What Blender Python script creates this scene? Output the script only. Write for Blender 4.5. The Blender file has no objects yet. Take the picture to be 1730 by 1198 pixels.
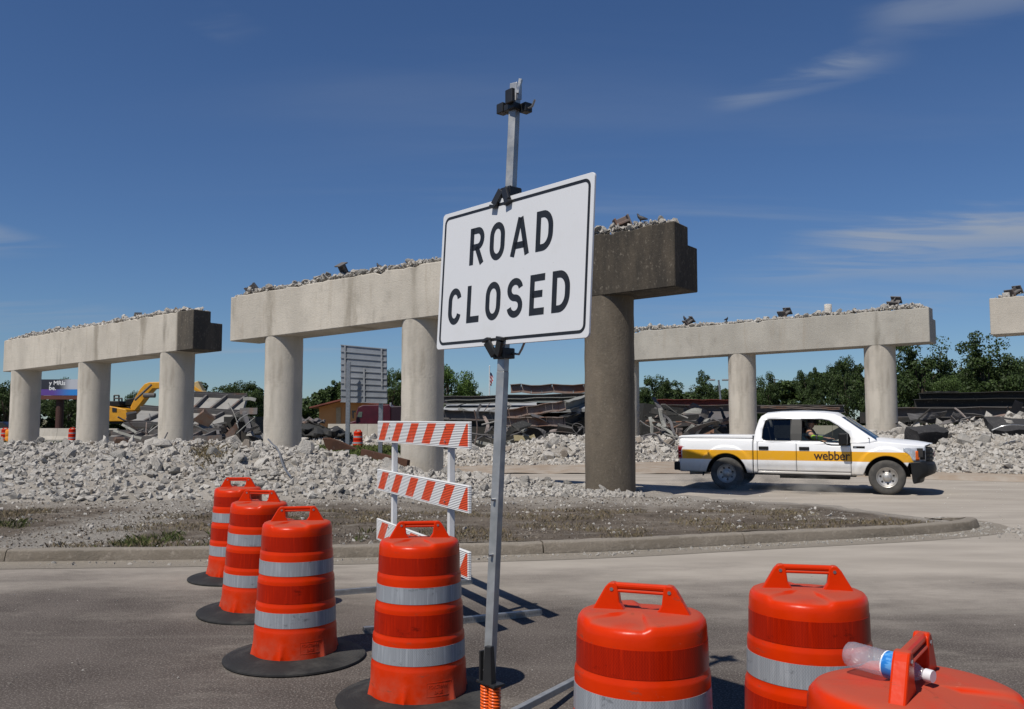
import bpy, bmesh, math, random
import numpy as np
from mathutils import Vector, Matrix, Euler, noise as mnoise
random.seed(7); rng = np.random.default_rng(11)
sc = bpy.context.scene
COL = sc.collection
PI = math.pi
# ---------------------------------------------------------------- camera
F_PX = 1480.0; CX = 865.0; CY = 599.0; HOR = 708.0; CAM_H = 1.68
PITCH = math.atan((HOR-CY)/F_PX)
cam_d = bpy.data.cameras.new('camera'); cam = bpy.data.objects.new('camera', cam_d); COL.objects.link(cam)
cam_d.sensor_width = 36.0; cam_d.lens = F_PX/1730.0*36.0; cam_d.clip_end = 6000; cam_d.clip_start = 0.05
cam.location = (0, 0, CAM_H); cam.rotation_euler = (PI/2+PITCH, 0, 0)
sc.camera = cam
# ---------------------------------------------------------------- light
SH = Vector((0.44, 0.50))                      # shadow vector on the ground per metre of height
SUN_EL = math.atan(1/SH.length); to_sun = Vector((-SH.x, -SH.y, 1)).normalized()
sun_d = bpy.data.lights.new('sun', 'SUN'); sun_d.energy = 4.7; sun_d.angle = math.radians(0.53); sun_d.color = (1.0, 0.95, 0.87)
sun = bpy.data.objects.new('sun', sun_d); COL.objects.link(sun)
sun.rotation_euler = to_sun.to_track_quat('Z', 'Y').to_euler(); sun.location = (-20, -20, 40)
W = bpy.data.worlds.new('World'); sc.world = W; W.use_nodes = True
wn = W.node_tree.nodes; wl = W.node_tree.links; wn.clear()
sky = wn.new('ShaderNodeTexSky'); sky.sky_type = 'NISHITA'; sky.sun_disc = False
sky.sun_elevation = SUN_EL; sky.sun_rotation = math.atan2(-SH.x, -SH.y)
sky.altitude = 0; sky.air_density = 1.0; sky.dust_density = 0.0; sky.ozone_density = 1.6
bg = wn.new('ShaderNodeBackground'); bg.inputs[1].default_value = 0.069
wo = wn.new('ShaderNodeOutputWorld')
tc = wn.new('ShaderNodeTexCoord'); sep = wn.new('ShaderNodeSeparateXYZ'); wl.new(tc.outputs['Generated'], sep.inputs[0])
def wmath(op, a, b=None, clamp=False):
    n = wn.new('ShaderNodeMath'); n.operation = op; n.use_clamp = clamp
    for i, q in enumerate((a, b)):
        if q is None: continue
        if isinstance(q, (int, float)): n.inputs[i].default_value = q
        else: wl.new(q, n.inputs[i])
    return n.outputs[0]
zc = wmath('ADD', wmath('MAXIMUM', sep.outputs[2], 0.0), 0.10)
comb = wn.new('ShaderNodeCombineXYZ'); wl.new(wmath('DIVIDE', sep.outputs[0], zc), comb.inputs[0]); wl.new(wmath('DIVIDE', sep.outputs[1], zc), comb.inputs[1])
def wnoise(scale, rot, stretch, detail, dist, loc):
    m = wn.new('ShaderNodeMapping'); m.inputs['Rotation'].default_value = (0, 0, rot); m.inputs['Scale'].default_value = stretch; m.inputs['Location'].default_value = loc
    wl.new(comb.outputs[0], m.inputs[0])
    n = wn.new('ShaderNodeTexNoise'); n.inputs['Scale'].default_value = scale; n.inputs['Detail'].default_value = detail; n.inputs['Roughness'].default_value = 0.55; n.inputs['Distortion'].default_value = dist
    wl.new(m.outputs[0], n.inputs[0]); return n.outputs[0]
def wramp(v, a, b):
    n = wn.new('ShaderNodeMapRange'); n.interpolation_type = 'SMOOTHSTEP'; n.inputs[1].default_value = a; n.inputs[2].default_value = b; wl.new(v, n.inputs[0]); return n.outputs[0]
streak = wramp(wnoise(1.0, 0.45, (0.22, 1.35, 1), 6, 0.7, (3.1, 0.4, 0)), 0.50, 0.80)
patch = wramp(wnoise(0.35, 0.2, (0.5, 1, 1), 2, 0.0, (5.3, 1.7, 0)), 0.42, 0.68)
def plane_pt(px, py):
    x = (px-865.0)/1480.0; u = (599.0-py)/1480.0; d = Vector((x, math.cos(PITCH)-u*math.sin(PITCH), math.sin(PITCH)+u*math.cos(PITCH))).normalized()
    z = max(d.z, 0)+0.10; return Vector((d.x/z, d.y/z))
wisp = wnoise(2.6, 0.5, (0.45, 1.9, 1), 12, 1.1, (0.7, 2.2, 0))
def cirrus(p0, p1, width, gain, wob):                     # one long thin cirrus band lying in the cloud layer
    a, b = plane_pt(*p0), plane_pt(*p1); d = b-a; L = d.length; ang = math.atan2(d.y, d.x); c = (a+b)/2
    m = wn.new('ShaderNodeMapping'); m.vector_type = 'TEXTURE'; m.inputs['Location'].default_value = (c.x, c.y, 0); m.inputs['Rotation'].default_value = (0, 0, ang); m.inputs['Scale'].default_value = (L/2, width, 1)
    wl.new(comb.outputs[0], m.inputs[0]); s = wn.new('ShaderNodeSeparateXYZ'); wl.new(m.outputs[0], s.inputs[0])
    yy = wmath('ABSOLUTE', wmath('ADD', s.outputs[1], wmath('MULTIPLY', wmath('SUBTRACT', wisp, 0.5), wob))); xx = wmath('ABSOLUTE', s.outputs[0])
    return wmath('MULTIPLY', wmath('MULTIPLY', wramp(wmath('SUBTRACT', 1.0, yy), 0.0, 1.0), wramp(wmath('SUBTRACT', 1.0, xx), 0.0, 0.6)), wmath('MULTIPLY', wramp(wisp, 0.3, 0.7), gain))
cl = wmath('MULTIPLY', wmath('MULTIPLY', streak, patch), 0.45)
for args in (((1180, 190), (1560, 75), 0.10, 0.62, 3.2), ((1300, 432), (2100, 372), 0.45, 0.85, 1.8), ((1150, 470), (2000, 455), 0.35, 0.45, 2.0), ((1420, 60), (1900, -20), 0.10, 0.35, 3.0), ((-120, 420), (45, 385), 0.30, 0.45, 2.0), ((330, 60), (420, 20), 0.09, 0.16, 2.0), ((1000, 545), (1800, 500), 0.5, 0.28, 2.0), ((-300, 560), (300, 530), 0.5, 0.25, 2.0)):
    cl = wmath('ADD', cl, cirrus(*args), True)
mix = wn.new('ShaderNodeMix'); mix.data_type = 'RGBA'; wl.new(cl, mix.inputs[0])
hs = wn.new('ShaderNodeHueSaturation'); hs.inputs['Saturation'].default_value = 1.0; hs.inputs['Value'].default_value = 1.0
tint = wn.new('ShaderNodeMix'); tint.data_type = 'RGBA'; tint.blend_type = 'MULTIPLY'; tint.inputs[0].default_value = 1.0; tint.inputs[7].default_value = (0.54, 0.735, 1.03, 1)
wl.new(sky.outputs[0], tint.inputs[6]); wl.new(tint.outputs[2], hs.inputs['Color'])
wl.new(hs.outputs[0], mix.inputs[6]); mix.inputs[7].default_value = (4.6, 5.2, 6.2, 1)
wl.new(mix.outputs[2], bg.inputs[0]); wl.new(bg.outputs[0], wo.inputs[0])
sc.view_settings.view_transform = 'Standard'; sc.view_settings.look = 'None'; sc.view_settings.exposure = 0.0; sc.view_settings.gamma = 1.0
sc.view_settings.use_curve_mapping = False
sc.cycles.max_bounces = 8; sc.cycles.transparent_max_bounces = 12

# ---------------------------------------------------------------- pixels to directions
def ray(px, py):
    x = (px-CX)/F_PX; u = (CY-py)/F_PX
    return Vector((x, math.cos(PITCH)-u*math.sin(PITCH), math.sin(PITCH)+u*math.cos(PITCH)))
CAM = Vector((0, 0, CAM_H))
def gp(px, py, z=0.0):
    r = ray(px, py); return CAM + r*((z-CAM_H)/r.z)
def at(px, py, Y):
    r = ray(px, py); return CAM + r*(Y/r.y)
def hit(px, py, P0, n):
    r = ray(px, py); n = Vector(n); return CAM + r*((Vector(P0)-CAM).dot(n)/r.dot(n))

# ---------------------------------------------------------------- mesh helpers
class MB:
    def __init__(s): s.v = []; s.f = []
    def add(s, vs, fs):
        o = len(s.v); s.v += [tuple(p) for p in vs]; s.f += [tuple(i+o for i in q) for q in fs]; return s
    def box(s, c, d, R=None):
        c = Vector(c); hx, hy, hz = d[0]/2, d[1]/2, d[2]/2
        P = [Vector((a*hx, b*hy, e*hz)) for e in (-1, 1) for b in (-1, 1) for a in (-1, 1)]
        if R is not None: P = [R @ p for p in P]
        return s.add([c+p for p in P], [(0, 2, 3, 1), (4, 5, 7, 6), (0, 1, 5, 4), (2, 6, 7, 3), (0, 4, 6, 2), (1, 3, 7, 5)])
    def bar(s, p0, p1, w, h, up=(0, 0, 1)):
        p0 = Vector(p0); p1 = Vector(p1); d = p1-p0; L = d.length; d = d.normalized(); up = Vector(up)
        if abs(d.dot(up)) > 0.98: up = Vector((0, 1, 0))
        y = up.cross(d).normalized(); z = d.cross(y)
        return s.box((p0+p1)/2, (L, w, h), Matrix((d, y, z)).transposed())
    def hexa(s, p):                              # eight corners: 4 bottom ring, 4 top ring
        return s.add(p, [(3, 2, 1, 0), (4, 5, 6, 7), (0, 1, 5, 4), (1, 2, 6, 5), (2, 3, 7, 6), (3, 0, 4, 7)])
    def tube(s, pts, r, n=8, cap=True, closed=False):
        pts = [Vector(p) for p in pts]; m = len(pts)
        rr = r if isinstance(r, (list, tuple)) else [r]*m
        nrm = None; vs = []
        for i, p in enumerate(pts):
            a = pts[i-1] if (i > 0 or closed) else p; b = pts[(i+1) % m] if (i < m-1 or closed) else p
            t = (b-a).normalized()
            if nrm is None:
                nrm = t.cross(Vector((0, 0, 1)) if abs(t.z) < 0.9 else Vector((1, 0, 0))).normalized()
            else:
                nrm = (nrm - t*nrm.dot(t)).normalized()
            bn = t.cross(nrm)
            for k in range(n):
                q = 2*PI*k/n; vs.append(p + (nrm*math.cos(q)+bn*math.sin(q))*rr[i])
        fs = []
        for i in range(m if closed else m-1):
            j = (i+1) % m
            for k in range(n):
                l = (k+1) % n; fs.append((i*n+k, i*n+l, j*n+l, j*n+k))
        if cap and not closed: fs += [tuple(range(n-1, -1, -1)), tuple((m-1)*n+k for k in range(n))]
        return s.add(vs, fs)
    def lathe(s, prof, n=32, c=(0, 0, 0), R=None, fn=None):
        vs = []; c = Vector(c)
        for (r, z) in prof:
            for k in range(n):
                a = 2*PI*k/n; p = Vector((r*math.cos(a), r*math.sin(a), z))
                if fn: p = fn(p, a)
                if R is not None: p = R @ p
                vs.append(c+p)
        fs = []
        for i in range(len(prof)-1):
            for k in range(n):
                l = (k+1) % n; fs.append((i*n+k, i*n+l, (i+1)*n+l, (i+1)*n+k))
        if prof[0][0] > 1e-6: fs.append(tuple(range(n-1, -1, -1)))
        if prof[-1][0] > 1e-6: fs.append(tuple((len(prof)-1)*n+k for k in range(n)))
        return s.add(vs, fs)
    def prism(s, poly, a, b, axes='xz'):         # outline in two axes, extruded along the third from a to b
        ix = {'x': 0, 'y': 1, 'z': 2}; i, j = ix[axes[0]], ix[axes[1]]; k = 3-i-j
        def P(q, h):
            v = [0, 0, 0]; v[i] = q[0]; v[j] = q[1]; v[k] = h; return v
        n = len(poly); vs = [P(q, a) for q in poly]+[P(q, b) for q in poly]
        fs = [tuple(range(n)), tuple(range(2*n-1, n-1, -1))]+[(m, n+m, n+(m+1) % n, (m+1) % n) for m in range(n)]
        return s.add(vs, fs)
    def grid(s, fn, nu, nv):
        vs = [fn(i/nu, j/nv) for j in range(nv+1) for i in range(nu+1)]
        return s.add(vs, [(j*(nu+1)+i, j*(nu+1)+i+1, (j+1)*(nu+1)+i+1, (j+1)*(nu+1)+i) for j in range(nv) for i in range(nu)])
    def ibeam(s, p0, p1, h=0.9, w=0.4, up=(0, 0, 1), t=0.03):
        p0 = Vector(p0); p1 = Vector(p1); d = (p1-p0).normalized(); upv = Vector(up); upv = (upv-d*upv.dot(d)).normalized()
        s.bar(p0, p1, t, h-2*t, upv)
        for q in (-1, 1): s.bar(p0+upv*q*(h/2-t/2), p1+upv*q*(h/2-t/2), w, t, upv)
        return s
    def build(s, name, mat, parent=None, smooth=0, bevel=0, seg=2):
        me = bpy.data.meshes.new(name); me.from_pydata(s.v, [], s.f); me.update()
        return mesh_obj(name, me, mat, parent, smooth, bevel, seg)
def fixn(me):
    bm = bmesh.new(); bm.from_mesh(me); bmesh.ops.recalc_face_normals(bm, faces=bm.faces); bm.to_mesh(me); bm.free()
def mesh_obj(name, me, mat, parent=None, smooth=0, bevel=0, seg=2):
    if len(me.polygons) < 20000: fixn(me)
    if smooth:
        me.polygons.foreach_set('use_smooth', [True]*len(me.polygons)); me.set_sharp_from_angle(angle=math.radians(smooth))
    o = bpy.data.objects.new(name, me); COL.objects.link(o)
    if mat: me.materials.append(mat)
    if parent: o.parent = parent
    if bevel:
        b = o.modifiers.new('bevel', 'BEVEL'); b.width = bevel; b.segments = seg; b.limit_method = 'ANGLE'; b.angle_limit = math.radians(35)
    return o
def np_mesh(name, V, Fq, mat, parent=None, nside=4):
    me = bpy.data.meshes.new(name); nf = len(Fq)
    me.vertices.add(len(V)); me.vertices.foreach_set('co', np.asarray(V, np.float32).ravel())
    me.loops.add(nf*nside); me.loops.foreach_set('vertex_index', np.asarray(Fq, np.int32).ravel())
    me.polygons.add(nf); me.polygons.foreach_set('loop_start', np.arange(nf, dtype=np.int32)*nside)
    try: me.polygons.foreach_set('loop_total', np.full(nf, nside, np.int32))
    except Exception: pass
    me.update(calc_edges=True); me.validate()
    if nside == 3: me.shade_flat()
    o = bpy.data.objects.new(name, me); COL.objects.link(o)
    if mat: me.materials.append(mat)
    if parent: o.parent = parent
    return o
def tag(o, label=None, cat=None, group=None, kind=None):
    if label: o['label'] = label
    if cat: o['category'] = cat
    if group: o['group'] = group
    if kind: o['kind'] = kind
    return o
def thing(name, label, cat, loc=(0, 0, 0), rz=0.0, group=None):
    o = bpy.data.objects.new(name, None); COL.objects.link(o); o.location = loc; o.rotation_euler = (0, 0, rz); o.empty_display_size = 0.2
    return tag(o, label, cat, group)
def copy_tree(o, parent=None):
    c = o.copy(); COL.objects.link(c); c.parent = parent
    for ch in list(o.children): copy_tree(ch, c)
    return c

# ---------------------------------------------------------------- materials
class NT:
    def __init__(s, name):
        s.m = bpy.data.materials.new(name); s.m.use_nodes = True; s.t = s.m.node_tree; s.n = s.t.nodes; s.l = s.t.links
        s.b = s.n['Principled BSDF']; s.out = s.n['Material Output']; s.tc = s.n.new('ShaderNodeTexCoord')
    def put(s, v, sock):
        if isinstance(v, (int, float)): sock.default_value = v
        elif isinstance(v, (tuple, list)): sock.default_value = tuple(v)+((1,) if len(v) == 3 and sock.type == 'RGBA' else ())
        else: s.l.new(v, sock)
    def coord(s, scale=(1, 1, 1), rot=(0, 0, 0), loc=(0, 0, 0), src='Object'):
        m = s.n.new('ShaderNodeMapping'); m.inputs['Scale'].default_value = scale; m.inputs['Rotation'].default_value = rot; m.inputs['Location'].default_value = loc
        s.l.new(s.tc.outputs[src], m.inputs[0]); return m.outputs[0]
    def noise(s, scale, detail=4, rough=0.55, co=None, dist=0.0):
        n = s.n.new('ShaderNodeTexNoise'); n.inputs['Scale'].default_value = scale; n.inputs['Detail'].default_value = detail; n.inputs['Roughness'].default_value = rough; n.inputs['Distortion'].default_value = dist
        s.l.new(co if co is not None else s.tc.outputs['Object'], n.inputs['Vector']); return n.outputs[0]
    def voro(s, scale, co=None, out='Distance', feat='F1'):
        n = s.n.new('ShaderNodeTexVoronoi'); n.feature = feat; n.inputs['Scale'].default_value = scale
        s.l.new(co if co is not None else s.tc.outputs['Object'], n.inputs['Vector']); return n.outputs[out]
    def ramp(s, v, a, b, o0=0.0, o1=1.0, smooth=True):
        n = s.n.new('ShaderNodeMapRange'); n.interpolation_type = 'SMOOTHSTEP' if smooth else 'LINEAR'
        n.inputs[1].default_value = a; n.inputs[2].default_value = b; n.inputs[3].default_value = o0; n.inputs[4].default_value = o1
        s.put(v, n.inputs[0]); return n.outputs[0]
    def math(s, op, a, b=0.0, clamp=False):
        n = s.n.new('ShaderNodeMath'); n.operation = op; n.use_clamp = clamp; s.put(a, n.inputs[0]); s.put(b, n.inputs[1]); return n.outputs[0]
    def mix(s, f, a, b, blend='MIX'):
        n = s.n.new('ShaderNodeMix'); n.data_type = 'RGBA'; n.blend_type = blend; s.put(f, n.inputs[0]); s.put(a, n.inputs[6]); s.put(b, n.inputs[7]); return n.outputs[2]
    def xyz(s, src='Object'):
        n = s.n.new('ShaderNodeSeparateXYZ'); s.l.new(s.tc.outputs[src], n.inputs[0]); return n.outputs
    def rnd(s): return s.n.new('ShaderNodeObjectInfo').outputs['Random']
    def bump(s, h, strength=0.3, dist=0.02, prev=None):
        n = s.n.new('ShaderNodeBump'); n.inputs['Strength'].default_value = strength; n.inputs['Distance'].default_value = dist; s.put(h, n.inputs['Height'])
        if prev is not None: s.l.new(prev, n.inputs['Normal'])
        s.l.new(n.outputs[0], s.b.inputs['Normal']); return n.outputs[0]
    def set(s, col=None, rough=None, metal=None, spec=None, **kw):
        for k, v in (('Base Color', col), ('Roughness', rough), ('Metallic', metal), ('Specular IOR Level', spec)):
            if v is not None: s.put(v, s.b.inputs[k])
        for k, v in kw.items(): s.put(v, s.b.inputs[k.replace('_', ' ')])
        return s.m
def simple(name, c1, c2=None, rough=0.6, scale=6.0, bump=0.0, bscale=40.0, bdist=0.01, metal=0.0, spec=0.5, rand=0.0, rvar=0.0):
    t = NT(name); c2 = c2 or tuple(x*0.8 for x in c1)
    n = t.ramp(t.noise(scale, 5), 0.3, 0.7); col = t.mix(n, c1, c2)
    if rand: col = t.mix(1.0, col, t.ramp(t.rnd(), 0, 1, 1-rand, 1+rand*0.4, False), 'MULTIPLY')
    if bump: t.bump(t.noise(bscale, 6), bump, bdist)
    r = t.ramp(t.noise(scale*2.3, 4), 0.3, 0.7, max(0.02, rough-rvar), min(1, rough+rvar)) if rvar else rough
    return t.set(col, r, metal, spec)
def concrete(name, base=(0.52, 0.475, 0.405), stain_x=None, allstain=0.0, stain_w=0.5, spots=()):
    t = NT(name); P = t.xyz()
    col = t.mix(t.ramp(t.noise(0.9, 5, co=t.coord((1, 1, 0.6))), 0.3, 0.7), base, tuple(c*0.80 for c in base))
    col = t.mix(t.ramp(t.noise(3.0, 6, 0.65, co=t.coord((1.6, 1.6, 0.22))), 0.50, 0.80, 0, 0.45), col, (0.30, 0.25, 0.19))      # run marks
    col = t.mix(t.ramp(t.noise(1.1, 3, 0.6, co=t.coord((1.0, 1.0, 0.22), loc=(3.3, 1, 2))), 0.60, 0.78, 0, 0.75), col, (0.13, 0.115, 0.09))
    col = t.mix(t.ramp(t.noise(26, 5, 0.7), 0.55, 0.75, 0, 0.25), col, (0.58, 0.55, 0.50))
    col = t.mix(t.ramp(t.noise(2.4, 7, 0.72, co=t.coord((1, 1, 0.8), loc=(1, 7, 3))), 0.54, 0.70, 0, 0.45), col, tuple(c*0.62 for c in base))       # blotches
    fl = t.math('ABSOLUTE', t.math('SUBTRACT', t.math('FRACT', t.math('DIVIDE', t.math('ADD', P[2], 0.35), 1.22)), 0.5)); col = t.mix(t.ramp(fl, 0.002, 0.008, 0.14, 0), col, (0.20, 0.18, 0.15))   # form joints
    col = t.mix(t.ramp(t.noise(6.5, 4, 0.75, co=t.coord((1, 1, 0.5), loc=(5, 2, 8))), 0.70, 0.74, 0, 0.8), col, (0.60, 0.57, 0.52))                   # knocked off skin
    for sx_, hw_ in spots:                               # leak marks below a deck joint
        dx_ = t.math('ADD', t.math('ABSOLUTE', t.math('SUBTRACT', P[0], sx_)), t.ramp(t.noise(3.2, 6, 0.7, co=t.coord((1, 1, 0.30))), 0, 1, -hw_*1.3, hw_*1.3, False))
        col = t.mix(t.math('MULTIPLY', t.ramp(dx_, 0.0, hw_, 0.55, 0), t.ramp(t.noise(1.5, 4, co=t.coord((1, 1, 0.4))), 0.3, 0.6, 0.3, 1.0)), col, (0.15, 0.125, 0.09))
    m = None
    if stain_x is not None:
        wob = t.math('ADD', P[0], t.ramp(t.noise(1.2, 4, co=t.coord((1, 1, 0.25))), 0, 1, -0.3*min(1, stain_w*2), 0.3*min(1, stain_w*2), False))
        m = t.ramp(wob, stain_x, stain_x+stain_w, 0, allstain or 1.0)
    elif allstain:
        m = t.ramp(t.noise(1.4, 4, 0.6, co=t.coord((1, 1, 0.35))), 0.25, 0.65, allstain*0.55, allstain)
    if m is not None:
        dk = t.mix(t.ramp(t.noise(2.2, 6, 0.65, co=t.coord((1.3, 1.3, 0.3))), 0.35, 0.7), (0.040, 0.035, 0.029), (0.080, 0.066, 0.050))
        sp = t.ramp(t.noise(17, 5, 0.75, co=t.coord((1, 1, 0.55))), 0.555, 0.67, 0, 0.6)
        dk = t.mix(sp, dk, (0.20, 0.175, 0.14))
        col = t.mix(m, col, dk)
    t.bump(t.math('ADD', t.noise(22, 7, 0.7), t.math('MULTIPLY', t.noise(3, 4), 0.8)), 0.4, 0.03)
    return t.set(col, 0.92, 0, 0.25)
def glassy(name, tint=(0.06, 0.08, 0.08), trans=0.5, rough=0.03, ior=1.5):
    t = NT(name)
    tr = t.n.new('ShaderNodeBsdfTransparent'); tr.inputs[0].default_value = tuple(c for c in tint)+(1,)
    gl = t.n.new('ShaderNodeBsdfGlossy'); gl.inputs['Roughness'].default_value = rough; gl.inputs[0].default_value = (0.9, 0.95, 1, 1)
    fr = t.n.new('ShaderNodeFresnel'); fr.inputs[0].default_value = ior
    mx = t.n.new('ShaderNodeMixShader'); t.l.new(t.math('ADD', fr.outputs[0], trans*0.0), mx.inputs[0]); t.l.new(tr.outputs[0], mx.inputs[1]); t.l.new(gl.outputs[0], mx.inputs[2])
    t.l.new(mx.outputs[0], t.out.inputs[0]); return t.m
# ================================================================ SETTING
def mat_ground():
    t = NT('far_ground'); n = t.ramp(t.noise(0.15, 5), 0.4, 0.65)
    col = t.mix(n, (0.17, 0.145, 0.105), (0.085, 0.105, 0.035))
    col = t.mix(t.ramp(t.noise(4, 5), 0.5, 0.75, 0, 0.6), col, (0.27, 0.235, 0.18))
    t.bump(t.noise(9, 6), 0.5, 0.05); return t.set(col, 0.95, 0, 0.1)
def mat_road():
    t = NT('dusty_asphalt'); P = t.xyz()
    asp = t.mix(t.ramp(t.noise(1.3, 5), 0.3, 0.7), (0.064, 0.053, 0.046), (0.096, 0.081, 0.071))
    ag = t.noise(70, 3, 0.7); asp = t.mix(t.ramp(ag, 0.50, 0.66, 0, 0.85), asp, (0.235, 0.208, 0.185))
    asp = t.mix(t.ramp(t.noise(110, 2, 0.6), 0.56, 0.70, 0, 0.7), asp, (0.026, 0.023, 0.021))
    asp = t.mix(t.ramp(t.voro(26), 0.0, 0.12, 0.55, 0.0), asp, (0.46, 0.43, 0.39))
    asp = t.mix(t.ramp(t.noise(0.45, 4, 0.6, co=t.coord((0.5, 1.6, 1), (0, 0, -0.12))), 0.56, 0.78, 0, 0.5), asp, (0.045, 0.041, 0.038))   # oil and tyre wear
    dust = t.mix(t.ramp(t.noise(0.8, 6, 0.6, co=t.coord((0.5, 1.8, 1), (0, 0, -0.25))), 0.3, 0.7), (0.385, 0.345, 0.295), (0.30, 0.268, 0.228))
    dust = t.mix(t.ramp(t.noise(60, 4, 0.7), 0.55, 0.75, 0, 0.35), dust, (0.24, 0.22, 0.19))
    # dust lies along the kerb and over the lane under the bridge; edge broken up by noise
    d = t.math('ADD', t.math('ADD', P[1], t.math('MULTIPLY', P[0], 0.14)), t.ramp(t.noise(0.8, 12, 0.72, co=t.coord((0.6, 1.25, 1), (0, 0, -0.2))), 0, 1, -3.4, 3.4, False))
    m = t.ramp(d, 6.6, 11.2, 0.0, 0.96)
    film = t.ramp(t.noise(1.1, 12, 0.76, co=t.coord((0.6, 1.3, 1), (0, 0, -0.15), (2, 5, 0))), 0.49, 0.76, 0, 0.42)
    col = t.mix(t.math('MAXIMUM', m, film), asp, dust)
    skid = t.ramp(t.noise(0.9, 4, 0.55, co=t.coord((0.12, 2.2, 1), (0, 0, 0.38), (0, 1, 0))), 0.56, 0.74, 0, 0.30)
    col = t.mix(skid, col, (0.23, 0.21, 0.18))
    h = t.math('ADD', t.math('MULTIPLY', ag, 0.6), t.noise(180, 2)); t.bump(h, t.math('SUBTRACT', 1.0, 0.0) if False else 0.35, 0.008)
    return t.set(col, 0.95, 0, 0.2)
def mat_island():
    t = NT('island_dirt'); P = t.xyz()
    col = t.mix(t.ramp(t.noise(0.9, 6, 0.6), 0.35, 0.65), (0.115, 0.094, 0.074), (0.185, 0.154, 0.123))
    col = t.mix(t.ramp(t.noise(1.6, 7, 0.68, co=t.coord((0.7, 1.8, 1))), 0.50, 0.68, 0, 0.8), col, (0.28, 0.25, 0.21))
    near = t.ramp(t.math('ADD', P[1], t.ramp(t.noise(0.9, 5), 0, 1, -1.7, 1.7, False)), 14.8, 17.0)
    col = t.mix(near, col, (0.33, 0.30, 0.26))
    bk_ = t.ramp(t.math('ADD', t.math('ADD', P[0], P[1]), t.ramp(t.noise(1.3, 6, 0.65), 0, 1, -0.9, 0.9, False)), 20.6, 21.5)
    col = t.mix(bk_, col, (0.36, 0.325, 0.28))
    # gravel track crossing the verge
    dx = t.math('ABSOLUTE', t.math('ADD', t.math('ADD', P[0], 5.75), t.math('MULTIPLY', t.math('SUBTRACT', P[1], 12.0), 0.06)))
    tr = t.ramp(t.math('ADD', dx, t.ramp(t.noise(1.8, 5), 0, 1, -0.55, 0.55, False)), 0.35, 1.0, 1, 0)
    col = t.mix(tr, col, (0.31, 0.285, 0.25))
    col = t.mix(t.ramp(t.voro(22, out='Distance'), 0.05, 0.22, 0.5, 0), col, (0.52, 0.49, 0.44))
    t.bump(t.math('ADD', t.noise(24, 6, 0.75), t.math('MULTIPLY', t.noise(6, 4), 1.5)), 1.0, 0.05); return t.set(col, 0.95, 0, 0.1)
M_kerb = None
def mat_kerb():
    t = NT('kerb_concrete')
    col = t.mix(t.ramp(t.noise(0.8, 5), 0.3, 0.7), (0.215, 0.185, 0.148), (0.16, 0.136, 0.106))
    col = t.mix(t.ramp(t.noise(2.5, 6, 0.7, co=t.coord((0.5, 1, 2))), 0.52, 0.7, 0, 0.7), col, (0.115, 0.10, 0.08))
    n = t.n.new('ShaderNodeNewGeometry'); s = t.n.new('ShaderNodeSeparateXYZ'); t.l.new(n.outputs['Normal'], s.inputs[0])
    col = t.mix(t.ramp(s.outputs[2], 0.6, 0.95, 0, 0.6), col, (0.30, 0.268, 0.225))       # dust settled on the flat top
    col = t.mix(t.ramp(t.noise(14, 8, 0.75), 0.5, 0.68, 0, 0.5), col, (0.34, 0.30, 0.25))
    t.bump(t.noise(30, 8, 0.78), 0.9, 0.03); return t.set(col, 0.93, 0, 0.2)
R_rot = math.radians(-36.6)
U = Vector((math.cos(R_rot), math.sin(R_rot), 0)); V = Vector((-math.sin(R_rot), math.cos(R_rot), 0))
gb = MB()
gb.grid(lambda u, v: ((u-0.5)*3600, -300+v*3600, -0.03), 24, 24)
tag(gb.build('ground', mat_ground()), kind='structure')
rd = MB(); rd.add([(-120, -40, 0), (120, -40, 0), (120, 19.0, 0), (-14, 48, 0), (-60, 60, 0), (-120, 60, 0)], [(0, 1, 2, 3, 4, 5)])
tag(rd.build('road', mat_road()), kind='structure')
# island outline: kerb line from left to the nose, then back edge
KERB = [(-46, 9.2), (-30, 9.55), (-18, 9.9), (-11, 10.15), (-6, 10.35), (-3, 10.6), (0, 10.9), (1.6, 11.3), (2.8, 11.75), (4.4, 12.25), (5.6, 12.65), (6.35, 13.0)]
NOSE = [(6.95, 13.35), (7.35, 13.85), (7.42, 14.45), (7.1, 15.0), (6.4, 15.75), (5.4, 16.7), (4.4, 17.7), (3.7, 18.7)]
BACK = [(3.1, 19.6), (1.0, 21.3), (-1.5, 23.2), (-6, 26.6), (-12, 31.0), (-22, 38), (-46, 52)]
def smooth_line(pts, n=3):
    pts = [Vector((p[0], p[1], 0)) for p in pts]
    for _ in range(n):
        q = [pts[0]]
        for a, b in zip(pts, pts[1:]): q += [a*0.75+b*0.25, a*0.25+b*0.75]
        pts = q+[pts[-1]]
    return pts
kl = smooth_line(KERB+NOSE[:4], 2); kl_all = smooth_line(KERB+NOSE, 2)
def offset_line(pts, d):
    out = []
    for i, p in enumerate(pts):
        t = (pts[min(i+1, len(pts)-1)]-pts[max(i-1, 0)]).normalized(); out.append(p+Vector((-t.y, t.x, 0))*d)
    return out
KH = 0.15
prof = [(-0.42, 0.004), (-0.03, 0.006), (0.0, 0.02), (0.035, KH-0.03), (0.06, KH-0.008), (0.09, KH), (0.19, KH), (0.20, 0.05)]
km = MB(); lines = [offset_line(kl, q[0]) for q in prof]; n = len(kl)
vs = []
for j, q in enumerate(prof):
    for i in range(n):
        p = lines[j][i]; s = 0.012*mnoise.noise(p*2.3) if j > 2 else 0
        endf = min(1, (n-1-i)/9.0)
        vs.append((p.x, p.y, (q[1]*(0.12+0.88*endf) if j > 1 else q[1])+s*(j in (3, 4, 5, 6))))
km.add(vs, [(j*n+i, j*n+i+1, (j+1)*n+i+1, (j+1)*n+i) for j in range(len(prof)-1) for i in range(n-1)])
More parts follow.
